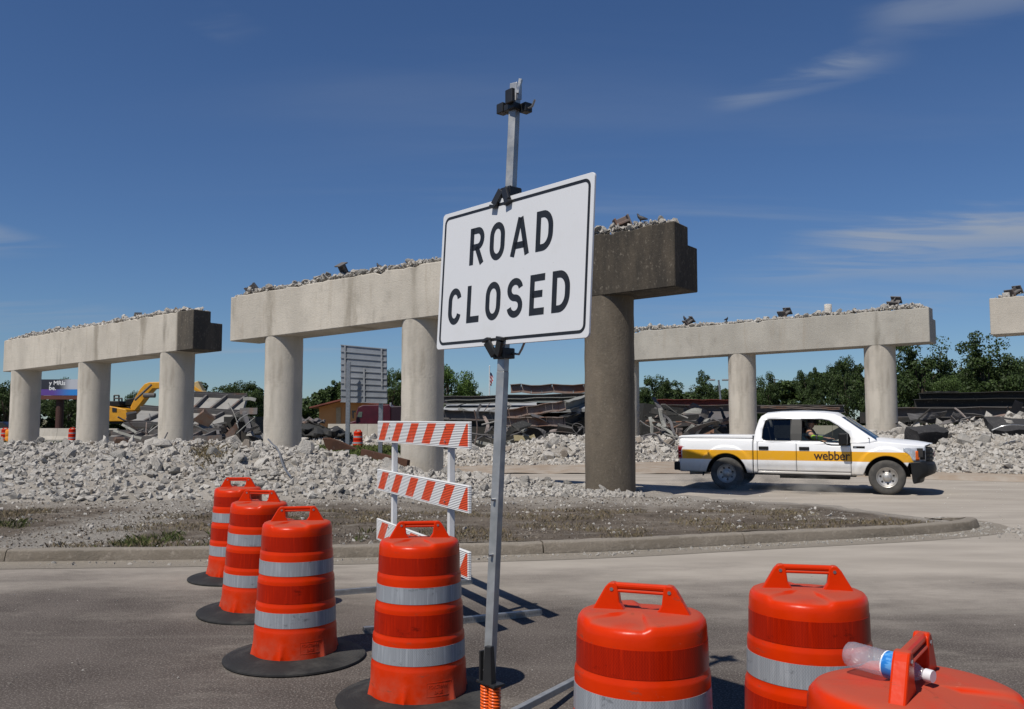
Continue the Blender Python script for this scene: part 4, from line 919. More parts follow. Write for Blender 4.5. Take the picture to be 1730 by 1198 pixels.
# bonnet: from windscreen base to the grille
def hood(u, v):
    x = 1.30+u*1.34; y = (v*2-1); a = abs(y); ft = fend_top(x); hw = side_y(x, ft)-0.006
    zc2 = 1.335-0.06*u-0.075*u*u-0.10*max(0, u-0.82)
    crown = ft+(zc2-ft)*(1-a**3.2)+0.012*math.exp(-((a-0.62)/0.10)**2)*(1-u*0.6)
    return (x+0.19*(1-a*a)*(1 if u > 0.5 else 0)*max(0, (u-0.5)*2), y*hw, crown)
m = MB(); m.grid(hood, 26, 36); m.build('bonnet', M_paint, truck, smooth=35)
m = MB(); m.box((1.30, 0, 1.24), (0.36, 1.70, 0.10)); m.build('cowl', M_trim, truck, bevel=0.02)
# tailgate, bed cover
m = MB(); m.box((-3.03, 0, 0.92), (0.05, 1.78, 0.70)); m.build('tailgate', M_paint, truck, bevel=0.015)
m = MB(); m.prism([(-3.05, ZB), (-3.05, ZB+0.032), (-2.98, ZB+0.060), (-2.3, ZB+0.072), (-1.20, ZB+0.072), (-1.20, ZB)], -0.945, 0.945, 'xz'); cv = m.build('bed_cover', M_paint, truck, bevel=0.02)
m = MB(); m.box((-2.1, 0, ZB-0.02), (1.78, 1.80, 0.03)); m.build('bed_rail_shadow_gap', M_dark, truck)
# ---- cab top
def cy(z): return 0.965-0.275*max(0, (z-1.19)/0.70)**1.12
OUT = [(-1.175, 1.19), (-1.135, 1.45), (-1.06, 1.72), (-1.00, 1.82), (-0.90, 1.875), (-0.60, 1.905), (-0.1, 1.92), (0.40, 1.905), (0.70, 1.872), (0.86, 1.80), (1.14, 1.60), (1.44, 1.385), (1.66, 1.235), (1.40, 1.19), (1.07, 1.185)]
RW = [(-0.93, 1.245), (-0.965, 1.29), (-0.955, 1.50), (-0.90, 1.70), (-0.86, 1.735), (-0.80, 1.745), (-0.285, 1.752), (-0.285, 1.232), (-0.86, 1.232)]
FW = [(-0.055, 1.232), (-0.055, 1.752), (0.42, 1.745), (0.58, 1.715), (0.78, 1.595), (1.03, 1.39), (1.06, 1.30), (1.05, 1.165), (0.98, 1.142), (0.64, 1.142), (0.54, 1.160), (0.44, 1.215), (0.38, 1.232)]
from mathutils.geometry import tessellate_polygon
for sgn in (-1, 1):
    loops = [OUT, RW, FW]; flat = [p for l in loops for p in l]
    tris = tessellate_polygon([[Vector((p[0], p[1], 0)) for p in l] for l in loops])
    # the side frame starts at the belt: front window dips below it, so close the loop with the door skin
    m = MB(); m.add([(p[0], sgn*cy(p[1]), p[1]) for p in flat], [tuple(q) for q in tris])
    bmx = bmesh.new(); mm = bpy.data.meshes.new('cab_frame'); mm.from_pydata(m.v, [], m.f); bmx.from_mesh(mm)
    bmesh.ops.subdivide_edges(bmx, edges=[e for e in bmx.edges if e.calc_length() > 0.25], cuts=3); bmesh.ops.triangulate(bmx, faces=bmx.faces[:])
    for v in bmx.verts: v.co.y = sgn*(cy(v.co.z) if v.co.z > 1.19 else side_y(v.co.x, v.co.z)+0.002)
    bmx.to_mesh(mm); bmx.free(); o = mesh_obj('cab_side_frame', mm, M_paint, truck, smooth=40)
    s = o.modifiers.new('thickness', 'SOLIDIFY'); s.thickness = 0.035; s.offset = 0
    for lp, mt, nm in ((RW, M_dglass, 'rear_side_window'), (FW, M_cglass, 'front_side_window')):
        cxm = sum(p[0] for p in lp)/len(lp); czm = sum(p[1] for p in lp)/len(lp)
        g = [(cxm+(p[0]-cxm)*1.02, czm+(p[1]-czm)*1.03) for p in lp]
        low = 0.36 if (sgn < 0 and nm.startswith('front')) else 0.0      # the near front window is wound down
        gm = MB(); gm.add([(p[0], sgn*((cy(max(p[1]-low, 1.19))-0.012) if not low else 0.925-0.10*max(0, p[1]-low-1.19)), p[1]-low) for p in g], [tuple(range(len(g)))]); gm.build(nm, mt, truck)
    # black pillar and window surrounds
    bp_ = MB(); zz = [1.235, 1.40, 1.60, 1.75]
    for a, b in zip(zz, zz[1:]): bp_.hexa([(-0.30, sgn*(cy(a)+0.012), a), (-0.04, sgn*(cy(a)+0.012), a), (-0.04, sgn*(cy(a)+0.022), a), (-0.30, sgn*(cy(a)+0.022), a), (-0.30, sgn*(cy(b)+0.012), b), (-0.04, sgn*(cy(b)+0.012), b), (-0.04, sgn*(cy(b)+0.022), b), (-0.30, sgn*(cy(b)+0.022), b)])
    bp_.build('door_pillar', M_trim, truck)
    sl = MB(); sl.tube([(p[0], sgn*(cy(max(p[1], 1.19))+0.016), p[1]) for p in RW], 0.011, 6, closed=True); sl.tube([(p[0], sgn*((cy(p[1]) if p[1] > 1.19 else side_y(p[0], p[1]))+0.016), p[1]) for p in FW], 0.011, 6, closed=True)
    sl.build('window_seal', M_trim, truck)
    # sail corner, mirror
    mb = MB(); yb = sgn*1.00
    mb.prism([(0.83, 1.155), (1.045, 1.155), (1.05, 1.37)], sgn*0.955, sgn*0.975, 'xz'); mb.build('mirror_sail', M_trim, truck)
    mi = MB(); mi.box((0.92, sgn*1.16, 1.285), (0.19, 0.28, 0.28)); mi.box((0.94, sgn*1.03, 1.22), (0.10, 0.14, 0.07)); mi.build('wing_mirror', M_trim, truck, bevel=0.04, seg=3)
    for hx, nm in ((-0.93, 'd'), (0.02, 'd')):
        dh = MB(); dh.box((hx+0.0, sgn*(side_y(hx, 1.04)+0.016), 1.045), (0.235, 0.035, 0.085)); dh.build('door_handle', M_trim, truck, bevel=0.012)
    bd_ = MB(); bd_.box((1.25, sgn*(side_y(1.25, 1.09)+0.006), 1.09), (0.26, 0.012, 0.055)); bo = bd_.build('fender_badge', M_trim, truck, bevel=0.004); bd_ = MB(); bd_.box((1.17, sgn*(side_y(1.25, 1.09)+0.0125), 1.09), (0.05, 0.006, 0.035)); bd_.build('badge_plate', M_bolt, bo)
    # lamps
    def lamp(x0, x1, zlo, zhi, off, nm, mt, par):
        g_ = MB(); g_.grid(lambda u, v: (lambda x: (lambda a, b: (x, sgn*(side_y(x, a+(b-a)*v)+off), a+(b-a)*v))(float(np.interp(x, *zlo)) if isinstance(zlo, tuple) else zlo, zhi))(x0+(x1-x0)*u), 10, 5)
        o_ = g_.build(nm, mt, par, smooth=40); s_ = o_.modifiers.new('thickness', 'SOLIDIFY'); s_.thickness = 0.02; s_.offset = 0; return o_
    h_ = lamp(2.20, 2.66, ([2.20, 2.33, 2.40, 2.66], [1.02, 0.93, 0.765, 0.77]), 1.09, 0.012, 'headlight', simple('lamp_chrome', (0.70, 0.71, 0.73), (0.42, 0.43, 0.45), 0.14, 14, metal=0.35), truck)
    lamp(2.455, 2.53, 0.80, 1.02, 0.024, 'indicator', simple('amber_lens', (0.70, 0.13, 0.008), (0.55, 0.09, 0.008), 0.25, 20), h_)
    lamp(2.55, 2.65, 0.82, 1.03, 0.024, 'lamp_bezel', M_trim, h_)
    M_tail = simple('tail_lens', (0.33, 0.006, 0.012), (0.20, 0.004, 0.008), 0.2, 9)
    tl = MB(); y0 = side_y(-2.98, 0.95)
    tl.prism([(-3.062, 0.75), (-3.062, 1.075), (-2.845, 1.075), (-2.845, 1.03), (-2.90, 0.955), (-2.925, 0.90), (-2.925, 0.75)], sgn*(y0-0.15), sgn*(y0+0.010), 'xz'); tl_ = tl.build('tail_light', M_tail, truck, bevel=0.01)
    tr_ = MB(); yy = sgn*(y0+0.012)
    for a, b in (((-3.05, 1.05), (-2.88, 1.05)), ((-2.88, 1.05), (-2.90, 0.99)), ((-2.90, 0.99), (-2.96, 0.93)), ((-2.96, 0.93), (-3.04, 0.93)), ((-3.04, 0.86), (-2.955, 0.86)), ((-2.955, 0.86), (-2.955, 0.78)), ((-2.955, 0.78), (-3.04, 0.78))): tr_.bar((a[0], yy, a[1]), (b[0], yy, b[1]), 0.012, 0.012)
    tr_.build('reflector_line', simple('pink_reflector', (0.62, 0.35, 0.36), rough=0.25), tl_)
    fl = MB(); fl.box((RA-0.62, sgn*0.72, 0.42), (0.02, 0.10, 0.20), Matrix.Rotation(0.25, 3, 'Y')); fl.build('mud_strap', M_dark, truck)
# roof skin between the two frames, windscreen, rear window
top = OUT[3:10]
def roof(u, v):
    i = u*(len(top)-1); k = min(int(i), len(top)-2); f = i-k; x = top[k][0]*(1-f)+top[k+1][0]*f; z = top[k][1]*(1-f)+top[k+1][1]*f
    y = (v*2-1)*(cy(z)+0.005); return (x+0.05*(1-(v*2-1)**2)*(1 if u > 0.5 else -0.6)*abs(u-0.5)*2, y, z+0.045*(1-(v*2-1)**2)*min(1, 6*u+0.2, 6*(1-u)+0.2)+0.004)
m = MB(); m.grid(roof, 24, 16); o = m.build('roof', M_paint, truck, smooth=50)
def pane(p_top, p_bot, bulge):
    def fn(u, v):
        x = p_bot[0]+(p_top[0]-p_bot[0])*v; z = p_bot[1]+(p_top[1]-p_bot[1])*v; y = (u*2-1)*(cy(max(z, 1.19))-0.02)
        return (x+bulge*(1-(u*2-1)**2), y, z+0.02*(1-(u*2-1)**2))
    m = MB(); m.grid(fn, 16, 8); return m
pane((0.87, 1.795), (1.64, 1.24), 0.10).build('windscreen', M_tglass, truck, smooth=60)
pane((-1.05, 1.74), (-1.155, 1.30), -0.03).build('rear_window', M_dglass, truck, smooth=60)
m = MB(); m.hexa([(-1.17, -0.95, 1.10), (-1.15, -0.95, 1.10), (-1.15, 0.95, 1.10), (-1.17, 0.95, 1.10), (-1.155, -0.94, 1.30), (-1.135, -0.94, 1.30), (-1.135, 0.94, 1.30), (-1.155, 0.94, 1.30)]); m.build('cab_back', M_paint, truck)
wp = MB()
for y0 in (0.15, -0.55): wp.bar((1.56, y0, 1.255), (1.46, y0-0.5, 1.31), 0.018, 0.018)
wp.build('wiper', M_trim, truck)
# front end
gr = MB(); gr.prism([(2.50, -0.70), (2.64, -0.66), (2.74, -0.52), (2.80, -0.28), (2.82, 0), (2.80, 0.28), (2.74, 0.52), (2.64, 0.66), (2.50, 0.70)], 0.745, 1.085, 'xy'); gr_ = gr.build('grille', M_dark, truck, bevel=0.03)
for z in (0.83, 0.92, 1.01): q = MB(); q.prism([(2.66, -0.655), (2.76, -0.52), (2.825, -0.28), (2.845, 0), (2.825, 0.28), (2.76, 0.52), (2.66, 0.655), (2.60, 0.60), (2.60, -0.60)], z-0.03, z+0.03, 'xy'); q.build('grille_bar', M_trim, gr_, bevel=0.01)
q = MB(); q.lathe([(0, 0.018), (0.06, 0.016), (0.075, 0.0), (0, 0)], 24, c=(2.845, 0, 0.92), R=Matrix.Rotation(PI/2, 3, 'Y')); q.build('grille_emblem', simple('emblem', (0.30, 0.03, 0.02), (0.4, 0.2, 0.2), 0.3), gr_)
q = MB(); q.box((2.72, -0.35, 0.955), (0.05, 0.06, 0.03)); 
def bump_poly(x0, x1, y): return
fb = MB()
FBp = [(2.34, 0.74), (2.42, 0.765), (2.74, 0.775), (2.84, 0.72), (2.86, 0.60), (2.83, 0.50), (2.62, 0.40), (2.60, 0.30), (2.44, 0.27), (2.40, 0.34)]
def fbs(y, k): return [(2.34+(x-2.34)*k, y, z) for x, z in FBp]
rings = [fbs(y, k) for y, k in ((-1.0, 0.50), (-0.95, 0.72), (-0.80, 0.92), (-0.45, 1.06), (0.45, 1.06), (0.80, 0.92), (0.95, 0.72), (1.0, 0.50))]
nF = len(FBp); fb.add([p for r in rings for p in r], [tuple(range(nF)), tuple(range(7*nF+nF-1, 7*nF-1, -1))]+[(i*nF+k, i*nF+(k+1) % nF, (i+1)*nF+(k+1) % nF, (i+1)*nF+k) for i in range(7) for k in range(nF)])
fb.build('front_bumper', M_trim, truck, smooth=30, bevel=0.015)
q = MB(); q.box((2.905, 0.0, 0.58), (0.01, 0.31, 0.15)); q.build('number_plate', simple('plate_white', (0.6, 0.6, 0.6), rough=0.5), truck)
rb_ = MB(); rb_.box((-3.10, 0, 0.56), (0.16, 1.86, 0.21)); rb_.box((-3.02, 0, 0.50), (0.2, 1.6, 0.12)); rb_.build('rear_bumper', M_trim, truck, bevel=0.025)
q = MB(); q.tube([(-2.35, -0.55, 0.42), (-2.60, -0.74, 0.40), (-2.80, -0.82, 0.385)], 0.042, 14); q.build('exhaust_pipe', simple('exhaust', (0.28, 0.22, 0.17), (0.35, 0.33, 0.3), 0.45, 12, metal=0.7), truck, smooth=40)
# chassis that fills the underside, arches lined
ch = MB(); ch.box((-0.1, 0, 0.62), (5.2, 1.30, 0.30)); ch.box((-0.05, 0, 0.47), (2.42, 1.86, 0.16)); ch.box((-2.72, 0, 0.62), (0.5, 1.7, 0.3)); ch.box((-2.1, 0, 1.05), (1.75, 1.80, 0.5)); ch.box((-0.1, 0, 0.80), (2.2, 1.84, 0.55)); ch.box((1.86, 0, 0.98), (1.5, 1.70, 0.20)); ch.box((0.2, -0.5, 0.37), (1.6, 0.4, 0.12))
ch.tube([(RA, -0.8, 0.40), (RA, 0.8, 0.40)], 0.06, 10); ch.tube([(FA, -0.8, 0.40), (FA, 0.8, 0.40)], 0.05, 10); ch.build('chassis', M_dark, truck)
for ax in (RA, FA):
    for sgn in (-1, 1):
        al = MB(); vs = []; N = 20
        for k in range(N+1):
            a = PI*k/N; x = ax+(AR+0.005)*math.cos(a); z = AZ+(AR+0.005)*math.sin(a); z = max(z, 0.43); vs += [(x, sgn*0.99, z), (x, sgn*0.62, z)]
        al.add(vs, [(2*k, 2*k+1, 2*k+3, 2*k+2) for k in range(N)]); al.add([(ax+AR*math.cos(PI*k/N), sgn*0.62, AZ+AR*math.sin(PI*k/N)) for k in range(N+1)], [tuple(range(N+1))]); al.build('wheel_arch_liner', M_dark, truck)
        wh = bpy.data.objects.new('wheel', None); COL.objects.link(wh); wh.parent = truck; wh.location = (ax, sgn*0.865, 0.405)
        Rw = Matrix.Rotation(PI/2*(1 if sgn < 0 else -1), 3, 'X')
        q = MB(); q.lathe([(0.225, -0.12), (0.30, -0.132), (0.36, -0.13), (0.392, -0.110), (0.403, -0.07), (0.404, 0.07), (0.393, 0.108), (0.362, 0.130), (0.30, 0.133), (0.235, 0.122), (0.222, 0.10), (0.222, -0.1), (0.225, -0.12)], 56, R=Rw); q.build('tyre', M_tyre, wh, smooth=40)
        q = MB(); q.lathe([(0.0, 0.070), (0.095, 0.070), (0.115, 0.060), (0.175, 0.075), (0.200, 0.085), (0.212, 0.115), (0.232, 0.126), (0.236, 0.118), (0.222, 0.07), (0.20, -0.10), (0, -0.10)], 56, R=Rw); rim = q.build('rim', M_rim, wh, smooth=40)
        q = MB(); q.lathe([(0, 0.125), (0.055, 0.122), (0.082, 0.108), (0.092, 0.066), (0, 0.066)], 32, R=Rw); q.build('hub_cap', M_rim, wh, smooth=40)
        for k in range(7):
            a = 2*PI*k/7+0.3; q = MB(); q.lathe([(0, 0.0795), (0.024, 0.0775), (0.026, 0.06), (0, 0.06)], 12, c=Rw @ Vector((0.148*math.cos(a), 0.148*math.sin(a), 0.0)), R=Rw @ Matrix.Diagonal((1.0, 1.0, 1.0))); q.build('rim_slot', M_dark, rim)
# interior
M_seat = simple('seat_cloth', (0.035, 0.034, 0.036), (0.05, 0.048, 0.05), 0.9, 5)
for sx, yy in ((0.18, -0.42), (0.18, 0.42), (-0.72, -0.42), (-0.72, 0.42)):
    q = MB(); q.box((sx+0.05, yy, 1.02), (0.5, 0.5, 0.16)); q.box((sx-0.25, yy, 1.27), (0.16, 0.50, 0.56), Matrix.Rotation(-0.2, 3, 'Y')); q.box((sx-0.33, yy, 1.62), (0.10, 0.28, 0.18)); q.build('seat', M_seat, truck, bevel=0.04)
q = MB(); q.box((1.05, 0, 1.13), (0.45, 1.70, 0.20)); q.build('dashboard', M_trim, truck, bevel=0.04)
q = MB(); q.tube([(0.80+0.06*math.sin(a), 0.42+0.19*math.cos(a), 1.22+0.18*math.sin(a)) for a in [2*PI*k/20 for k in range(20)]], 0.015, 6, closed=True); q.build('steering_wheel', M_trim, truck)
# lettering on the near side
cu = bpy.data.curves.new('lettering', 'FONT'); cu.body = 'webber'; cu.size = 0.30; cu.extrude = 0.0; cu.resolution_u = 4; cu.offset = 0.0042; cu.space_character = 0.95
ob = bpy.data.objects.new('lettering', cu); COL.objects.link(ob); me = bpy.data.meshes.new_from_object(ob.evaluated_get(bpy.context.evaluated_depsgraph_get())); bpy.data.objects.remove(ob)
xs = [v.co.x for v in me.vertices]; w0, w1 = min(xs), max(xs)
for v in me.vertices:
    x = 0.235+(v.co.x-w0)/(w1-w0)*0.82; z = 0.785+v.co.y*1.0; v.co = (x, -(side_y(x, z)+0.0125), z)
mesh_obj('lettering', me, simple('lettering_brown', (0.035, 0.018, 0.012), (0.045, 0.022, 0.014), 0.4), truck)
q = MB(); q.tube([(1.36, -0.80, 1.24), (1.37, -0.80, 1.36)], 0.006, 6); q.build('aerial', M_trim, truck)
# ================================================================ PERSON in the near front seat
def skin_mesh(name, verts, edges, radii, mat, parent, sub=2, root=0):
    me = bpy.data.meshes.new(name); me.from_pydata(verts, edges, []); o = bpy.data.objects.new(name, me); COL.objects.link(o)
    sk = o.modifiers.new('skin', 'SKIN'); sk.use_smooth_shade = True
    for i, r in enumerate(radii): me.skin_vertices[0].data[i].radius = (r, r) if not isinstance(r, tuple) else r
    for i in range(len(verts)): me.skin_vertices[0].data[i].use_root = (i == root)
    s = o.modifiers.new('sub', 'SUBSURF'); s.levels = sub; s.render_levels = sub
    dg = bpy.context.evaluated_depsgraph_get(); m2 = bpy.data.meshes.new_from_object(o.evaluated_get(dg)); bpy.data.objects.remove(o)
    m2.materials.clear(); return mesh_obj(name, m2, mat, parent, smooth=80)
M_skin = simple('skin', (0.42, 0.24, 0.16), (0.36, 0.19, 0.12), 0.55, 10)
M_lime = None
t = NT('hi_vis_lime'); Pl = t.xyz(); c_ = t.mix(t.ramp(t.noise(20, 4), 0.3, 0.7), (0.42, 0.72, 0.03), (0.33, 0.60, 0.02)); fx = t.math('FRACT', t.math('MULTIPLY', Pl[0], 4.6))
c_ = t.mix(t.ramp(t.math('ABSOLUTE', t.math('SUBTRACT', fx, 0.5)), 0.11, 0.13, 1, 0), c_, (0.70, 0.13, 0.02)); c_ = t.mix(t.ramp(t.math('ABSOLUTE', t.math('SUBTRACT', fx, 0.5)), 0.05, 0.06, 1, 0), c_, (0.45, 0.46, 0.47)); M_lime = t.set(c_, 0.7)
per = thing('person', 'person in lime high visibility sleeve and dark cap in the pickup front seat', 'person'); per.location = truck.location+hd_*0.19*TS; per.rotation_euler = truck.rotation_euler; per.scale = truck.scale
S = (-0.02, -0.44, 1.10)
vb = [(0.02, -0.44, 1.12), (-0.04, -0.44, 1.28), (-0.08, -0.44, 1.45), (-0.08, -0.44, 1.53), (-0.05, -0.44, 1.60), (-0.03, -0.44, 1.72),
      (-0.08, -0.64, 1.42), (0.06, -0.855, 1.30), (0.36, -0.82, 1.285), (0.44, -0.80, 1.28),
      (-0.08, -0.24, 1.42), (0.08, -0.16, 1.22), (0.34, -0.20, 1.25), (0.42, -0.20, 1.26),
      (0.30, -0.54, 1.14), (0.55, -0.54, 1.12), (0.60, -0.54, 0.85), (0.30, -0.34, 1.14), (0.55, -0.34, 1.12), (0.60, -0.34, 0.85)]
eb = [(0, 1), (1, 2), (2, 3), (3, 4), (4, 5), (2, 6), (6, 7), (7, 8), (8, 9), (2, 10), (10, 11), (11, 12), (12, 13), (0, 14), (14, 15), (15, 16), (0, 17), (17, 18), (18, 19)]
rb2 = [0.15, 0.14, 0.13, 0.06, 0.085, 0.075, 0.065, 0.05, 0.033, 0.03, 0.065, 0.05, 0.033, 0.03, 0.085, 0.065, 0.05, 0.085, 0.065, 0.05]
body = skin_mesh('body', vb, eb, rb2, M_skin, per)
skin_mesh('shirt', [(-0.0, -0.44, 1.10), (-0.04, -0.44, 1.28), (-0.08, -0.44, 1.46), (-0.08, -0.62, 1.425), (-0.02, -0.74, 1.37), (-0.08, -0.24, 1.425), (0.08, -0.16, 1.22), (0.18, -0.17, 1.235)], [(0, 1), (1, 2), (2, 3), (3, 4), (2, 5), (5, 6), (6, 7)], [0.165, 0.16, 0.14, 0.08, 0.07, 0.08, 0.07, 0.06], simple('shirt_cab_shade', (0.02, 0.024, 0.035), rough=0.9), per)  # torso coloured dark for the shade inside the cab; the vest is lime
skin_mesh('sleeve', [(-0.01, -0.77, 1.345), (0.05, -0.845, 1.300), (0.12, -0.852, 1.296), (0.27, -0.832, 1.288)], [(0, 1), (1, 2), (2, 3)], [0.062, 0.066, 0.062, 0.055], M_lime, per)
skin_mesh('trousers', [(-0.02, -0.44, 1.10), (0.30, -0.54, 1.13), (0.55, -0.54, 1.10), (0.60, -0.54, 0.86), (0.30, -0.34, 1.13), (0.55, -0.34, 1.10), (0.60, -0.34, 0.86)], [(0, 1), (1, 2), (2, 3), (0, 4), (4, 5), (5, 6)], [0.17, 0.10, 0.085, 0.07, 0.10, 0.085, 0.07], simple('trousers', (0.03, 0.04, 0.07), rough=0.9), per)
for k in range(5):
    y0 = -0.845+k*0.020; skin_mesh('finger', [(0.43, y0, 1.282), (0.475, y0-0.002, 1.288), (0.505, y0, 1.270), (0.515, y0, 1.245)] if k else [(0.40, y0, 1.275), (0.43, y0-0.02, 1.27), (0.455, y0-0.02, 1.255), (0.47, y0-0.01, 1.245)], [(0, 1), (1, 2), (2, 3)], [0.010, 0.009, 0.009, 0.008], M_skin, body, 1)
q = MB(); q.lathe([(0.100, 1.66), (0.102, 1.70), (0.098, 1.75), (0.075, 1.79), (0.03, 1.81), (0, 1.812)], 24, c=(-0.035, -0.44, 0)); q.box((0.09, -0.44, 1.672), (0.12, 0.15, 0.012)); q.build('cap', simple('dark_cap', (0.02, 0.022, 0.03), rough=0.85), per, smooth=50)
q = MB(); q.lathe([(0, 0.03), (0.012, 0.02), (0.016, 0), (0.01, -0.012), (0, -0.015)], 10, c=(0.065, -0.44, 1.625), R=Matrix.Rotation(PI/2, 3, 'Y')); q.build('nose', M_skin, body, smooth=60)
for sy in (-1, 1):
    q = MB(); q.lathe([(0, 0.012), (0.011, 0.006), (0.013, 0), (0, -0.01)], 10, c=(0.045, -0.44+sy*0.034, 1.655), R=Matrix.Rotation(PI/2, 3, 'Y')); q.build('eye', M_ink, body)
    q = MB(); q.lathe([(0, 0.012), (0.025, 0.008), (0.03, 0), (0, -0.01)], 12, c=(-0.035, -0.44+sy*0.088, 1.635), R=Matrix.Rotation(PI/2, 3, 'X')); q.build('ear', M_skin, body)
# ================================================================ TREES
def mat_leaf(name, c1, c2):
    t = NT(name); col = t.mix(t.ramp(t.noise(0.45, 3), 0.3, 0.7), c1, c2)
    col = t.mix(t.ramp(t.noise(9, 2), 0.45, 0.75, 0, 0.6), col, tuple(c*1.7 for c in c2)); col = t.mix(1.0, col, t.ramp(t.n.new('ShaderNodeNewGeometry').outputs['Random Per Island'], 0, 1, 0.6, 1.35, False), 'MULTIPLY')
    t.set(col, 0.6, 0, 0.3); tl = t.n.new('ShaderNodeBsdfTranslucent'); t.put(col, tl.inputs[0]); mx = t.n.new('ShaderNodeMixShader'); mx.inputs[0].default_value = 0.25
    t.l.new(t.b.outputs[0], mx.inputs[1]); t.l.new(tl.outputs[0], mx.inputs[2]); t.l.new(mx.outputs[0], t.out.inputs[0]); return t.m
M_leaf = [mat_leaf('leaf_dark', (0.030, 0.052, 0.014), (0.048, 0.075, 0.020)), mat_leaf('leaf_mid', (0.040, 0.070, 0.016), (0.065, 0.100, 0.024)), mat_leaf('leaf_bright', (0.052, 0.098, 0.016), (0.085, 0.140, 0.026))]
M_bark = simple('bark', (0.075, 0.058, 0.042), (0.045, 0.036, 0.027), 0.95, 5, 0.7, 25, 0.04)
def leaf_quads(C, Rr, n, size, r):
    # leaves packed towards the shell of many overlapping clumps
    C = np.array(C); k = r.integers(len(C), size=n); d = r.normal(size=(n, 3)); d /= np.linalg.norm(d, axis=1)[:, None]
    rad = Rr[k]*(0.35+0.65*r.random(n)**0.45); P = C[k]+d*rad[:, None]*np.array([1, 1, 0.8])
    nrm = d+r.normal(size=(n, 3))*0.7; nrm[:, 2] += 0.35; nrm /= np.linalg.norm(nrm, axis=1)[:, None]
    a = np.cross(nrm, r.normal(size=(n, 3))); a /= np.linalg.norm(a, axis=1)[:, None]; b = np.cross(nrm, a)
    s = size*(0.5+r.random(n))[:, None]
    Vv = np.stack([P-a*s*0.5, P+b*s*0.33+a*s*0.05, P+a*s*0.6, P-b*s*0.33+a*s*0.05], 1).reshape(-1, 3)
    return Vv, np.arange(n*4).reshape(-1, 4)
def tree_variant(seed, w=1.0, n=7000, sparse=0.0, base=0.22, leaf=0.024):
    # a unit-height tree, crown half width about 0.5*w
    r = np.random.default_rng(seed); C = []; R_ = []
    limbs = []
    nl = 6+seed % 3
    for i in range(nl):
        a = 2*PI*i/nl+r.uniform(-0.4, 0.4); h = r.uniform(0.45, 0.98); rr = w*0.5*(1.0-0.55*max(0, (h-0.55)/0.45)**1.5)*r.uniform(0.55, 1.0)
        tip = np.array([rr*math.cos(a)*0.85, rr*math.sin(a)*0.85, h*0.93]); limbs.append(tip)
        for j in range(6):
            c = tip+r.normal(size=3)*np.array([0.10*w, 0.10*w, 0.075]); c[2] = max(base, c[2]); C.append(c); R_.append(r.uniform(0.055, 0.115)*(1-0.4*sparse))
    for j in range(int(34*(1-sparse))):
        a = r.uniform(0, 2*PI); h = base+(0.93-base)*r.random(); rr = w*0.46*math.sin(PI*min(1, max(0.12, (h-base*0.4)/(1.06-base*0.4))))**0.7*r.random()**0.5
        C.append(np.array([rr*math.cos(a), rr*math.sin(a), h])); R_.append(r.uniform(0.07, 0.13))
    Vv, Fq = leaf_quads(C, np.array(R_), n, leaf, r)
    cr_ = (Vv, Fq); tm = MB()
    tm.tube([(0, 0, -0.02), (0.008, 0.0, 0.12), (-0.006, 0.006, 0.26), (0.006, 0, 0.45), (0, 0, 0.72)], [0.030, 0.023, 0.019, 0.013, 0.004], 8)
    for tip in limbs:
        h0 = 0.16+0.3*r.random(); s0 = Vector((0, 0, h0)); e = Vector(tip); mid = s0.lerp(e, 0.5)+Vector((0, 0, 0.05)); tm.tube([s0, mid, e], [0.012, 0.008, 0.003], 6)
    return cr_, tm
TV = []
for k, (sd, w, n_, spz, bs) in enumerate(((1, 0.95, 15000, 0.0, 0.15), (2, 0.75, 13000, 0.25, 0.2), (3, 1.15, 16000, 0.0, 0.1), (4, 0.62, 10000, 0.35, 0.2), (5, 1.3, 15000, 0.0, 0.06))):
    (Vv, Fq), tm = tree_variant(sd, w, n_, spz, bs); cme = {}
    for mi in range(3):
        o = np_mesh('crown', Vv, Fq, M_leaf[mi]); cme[mi] = o.data; bpy.data.objects.remove(o)
    o = tm.build('trunk', M_bark, None, smooth=60); TV.append((cme, o.data)); bpy.data.objects.remove(o)
def tree(label, px, ytop, Y, wpx, var, mi=0, name='tree', group='trees behind the site', base_z=0.0):
    p = at(px, ytop, Y); h = p.z-base_z+0.2; o = thing(name, label, 'tree', (p.x, Y, base_z), random.uniform(0, 6), group)
    width = wpx*Y/F_PX; wv = (0.95, 0.75, 1.15, 0.62, 1.3)[var]
    for nm, me in (('crown', TV[var][0][mi]), ('trunk', TV[var][1])):
        c = bpy.data.objects.new(nm, me); COL.objects.link(c); c.parent = o; s = width/wv
        c.scale = (s, s, h)
    return o
tree('tall tree with a loose rounded top at the right, just right of the far column', 1556, 576, 62, 110, 1)
tree('tall spreading tree near the right edge, under the cut off cap', 1668, 572, 62, 120, 1)
tree('dark round tree left of the right hand column of the farther bent', 1428, 604, 70, 80, 0)
tree('feathery dark tree rising over the girders right of the dark column', 1193, 634, 80, 62, 1)
tree('rounded tree next to the dark stained column, right side', 1112, 636, 80, 88, 0)
tree('bright green round tree just right of the column behind the sign', 758, 618, 75, 92, 0, 2)
tree('green tree behind the back of the aluminium sign', 662, 624, 80, 70, 0, 1)
tree('leafy tree left of the aluminium sign, above the orange house', 575, 648, 86, 78, 2, 1)
tree('dark tree at the left picture edge behind the small grey sign', 12, 645, 85, 95, 0)
tree('dark tree seen past the billboard between the two left columns', 118, 640, 95, 70, 0)
tree('dark round tree left of the pale middle column', 405, 645, 85, 95, 0)
tree('small tree peeping over the excavator', 226, 662, 92, 30, 0)
tree('slim tree beside the small utility pole', 1292, 636, 78, 46, 3)
tree('dark tree over the pickup roof', 1370, 628, 76, 70, 2)
tree('bushy tree touching the right picture edge', 1735, 606, 64, 90, 0)
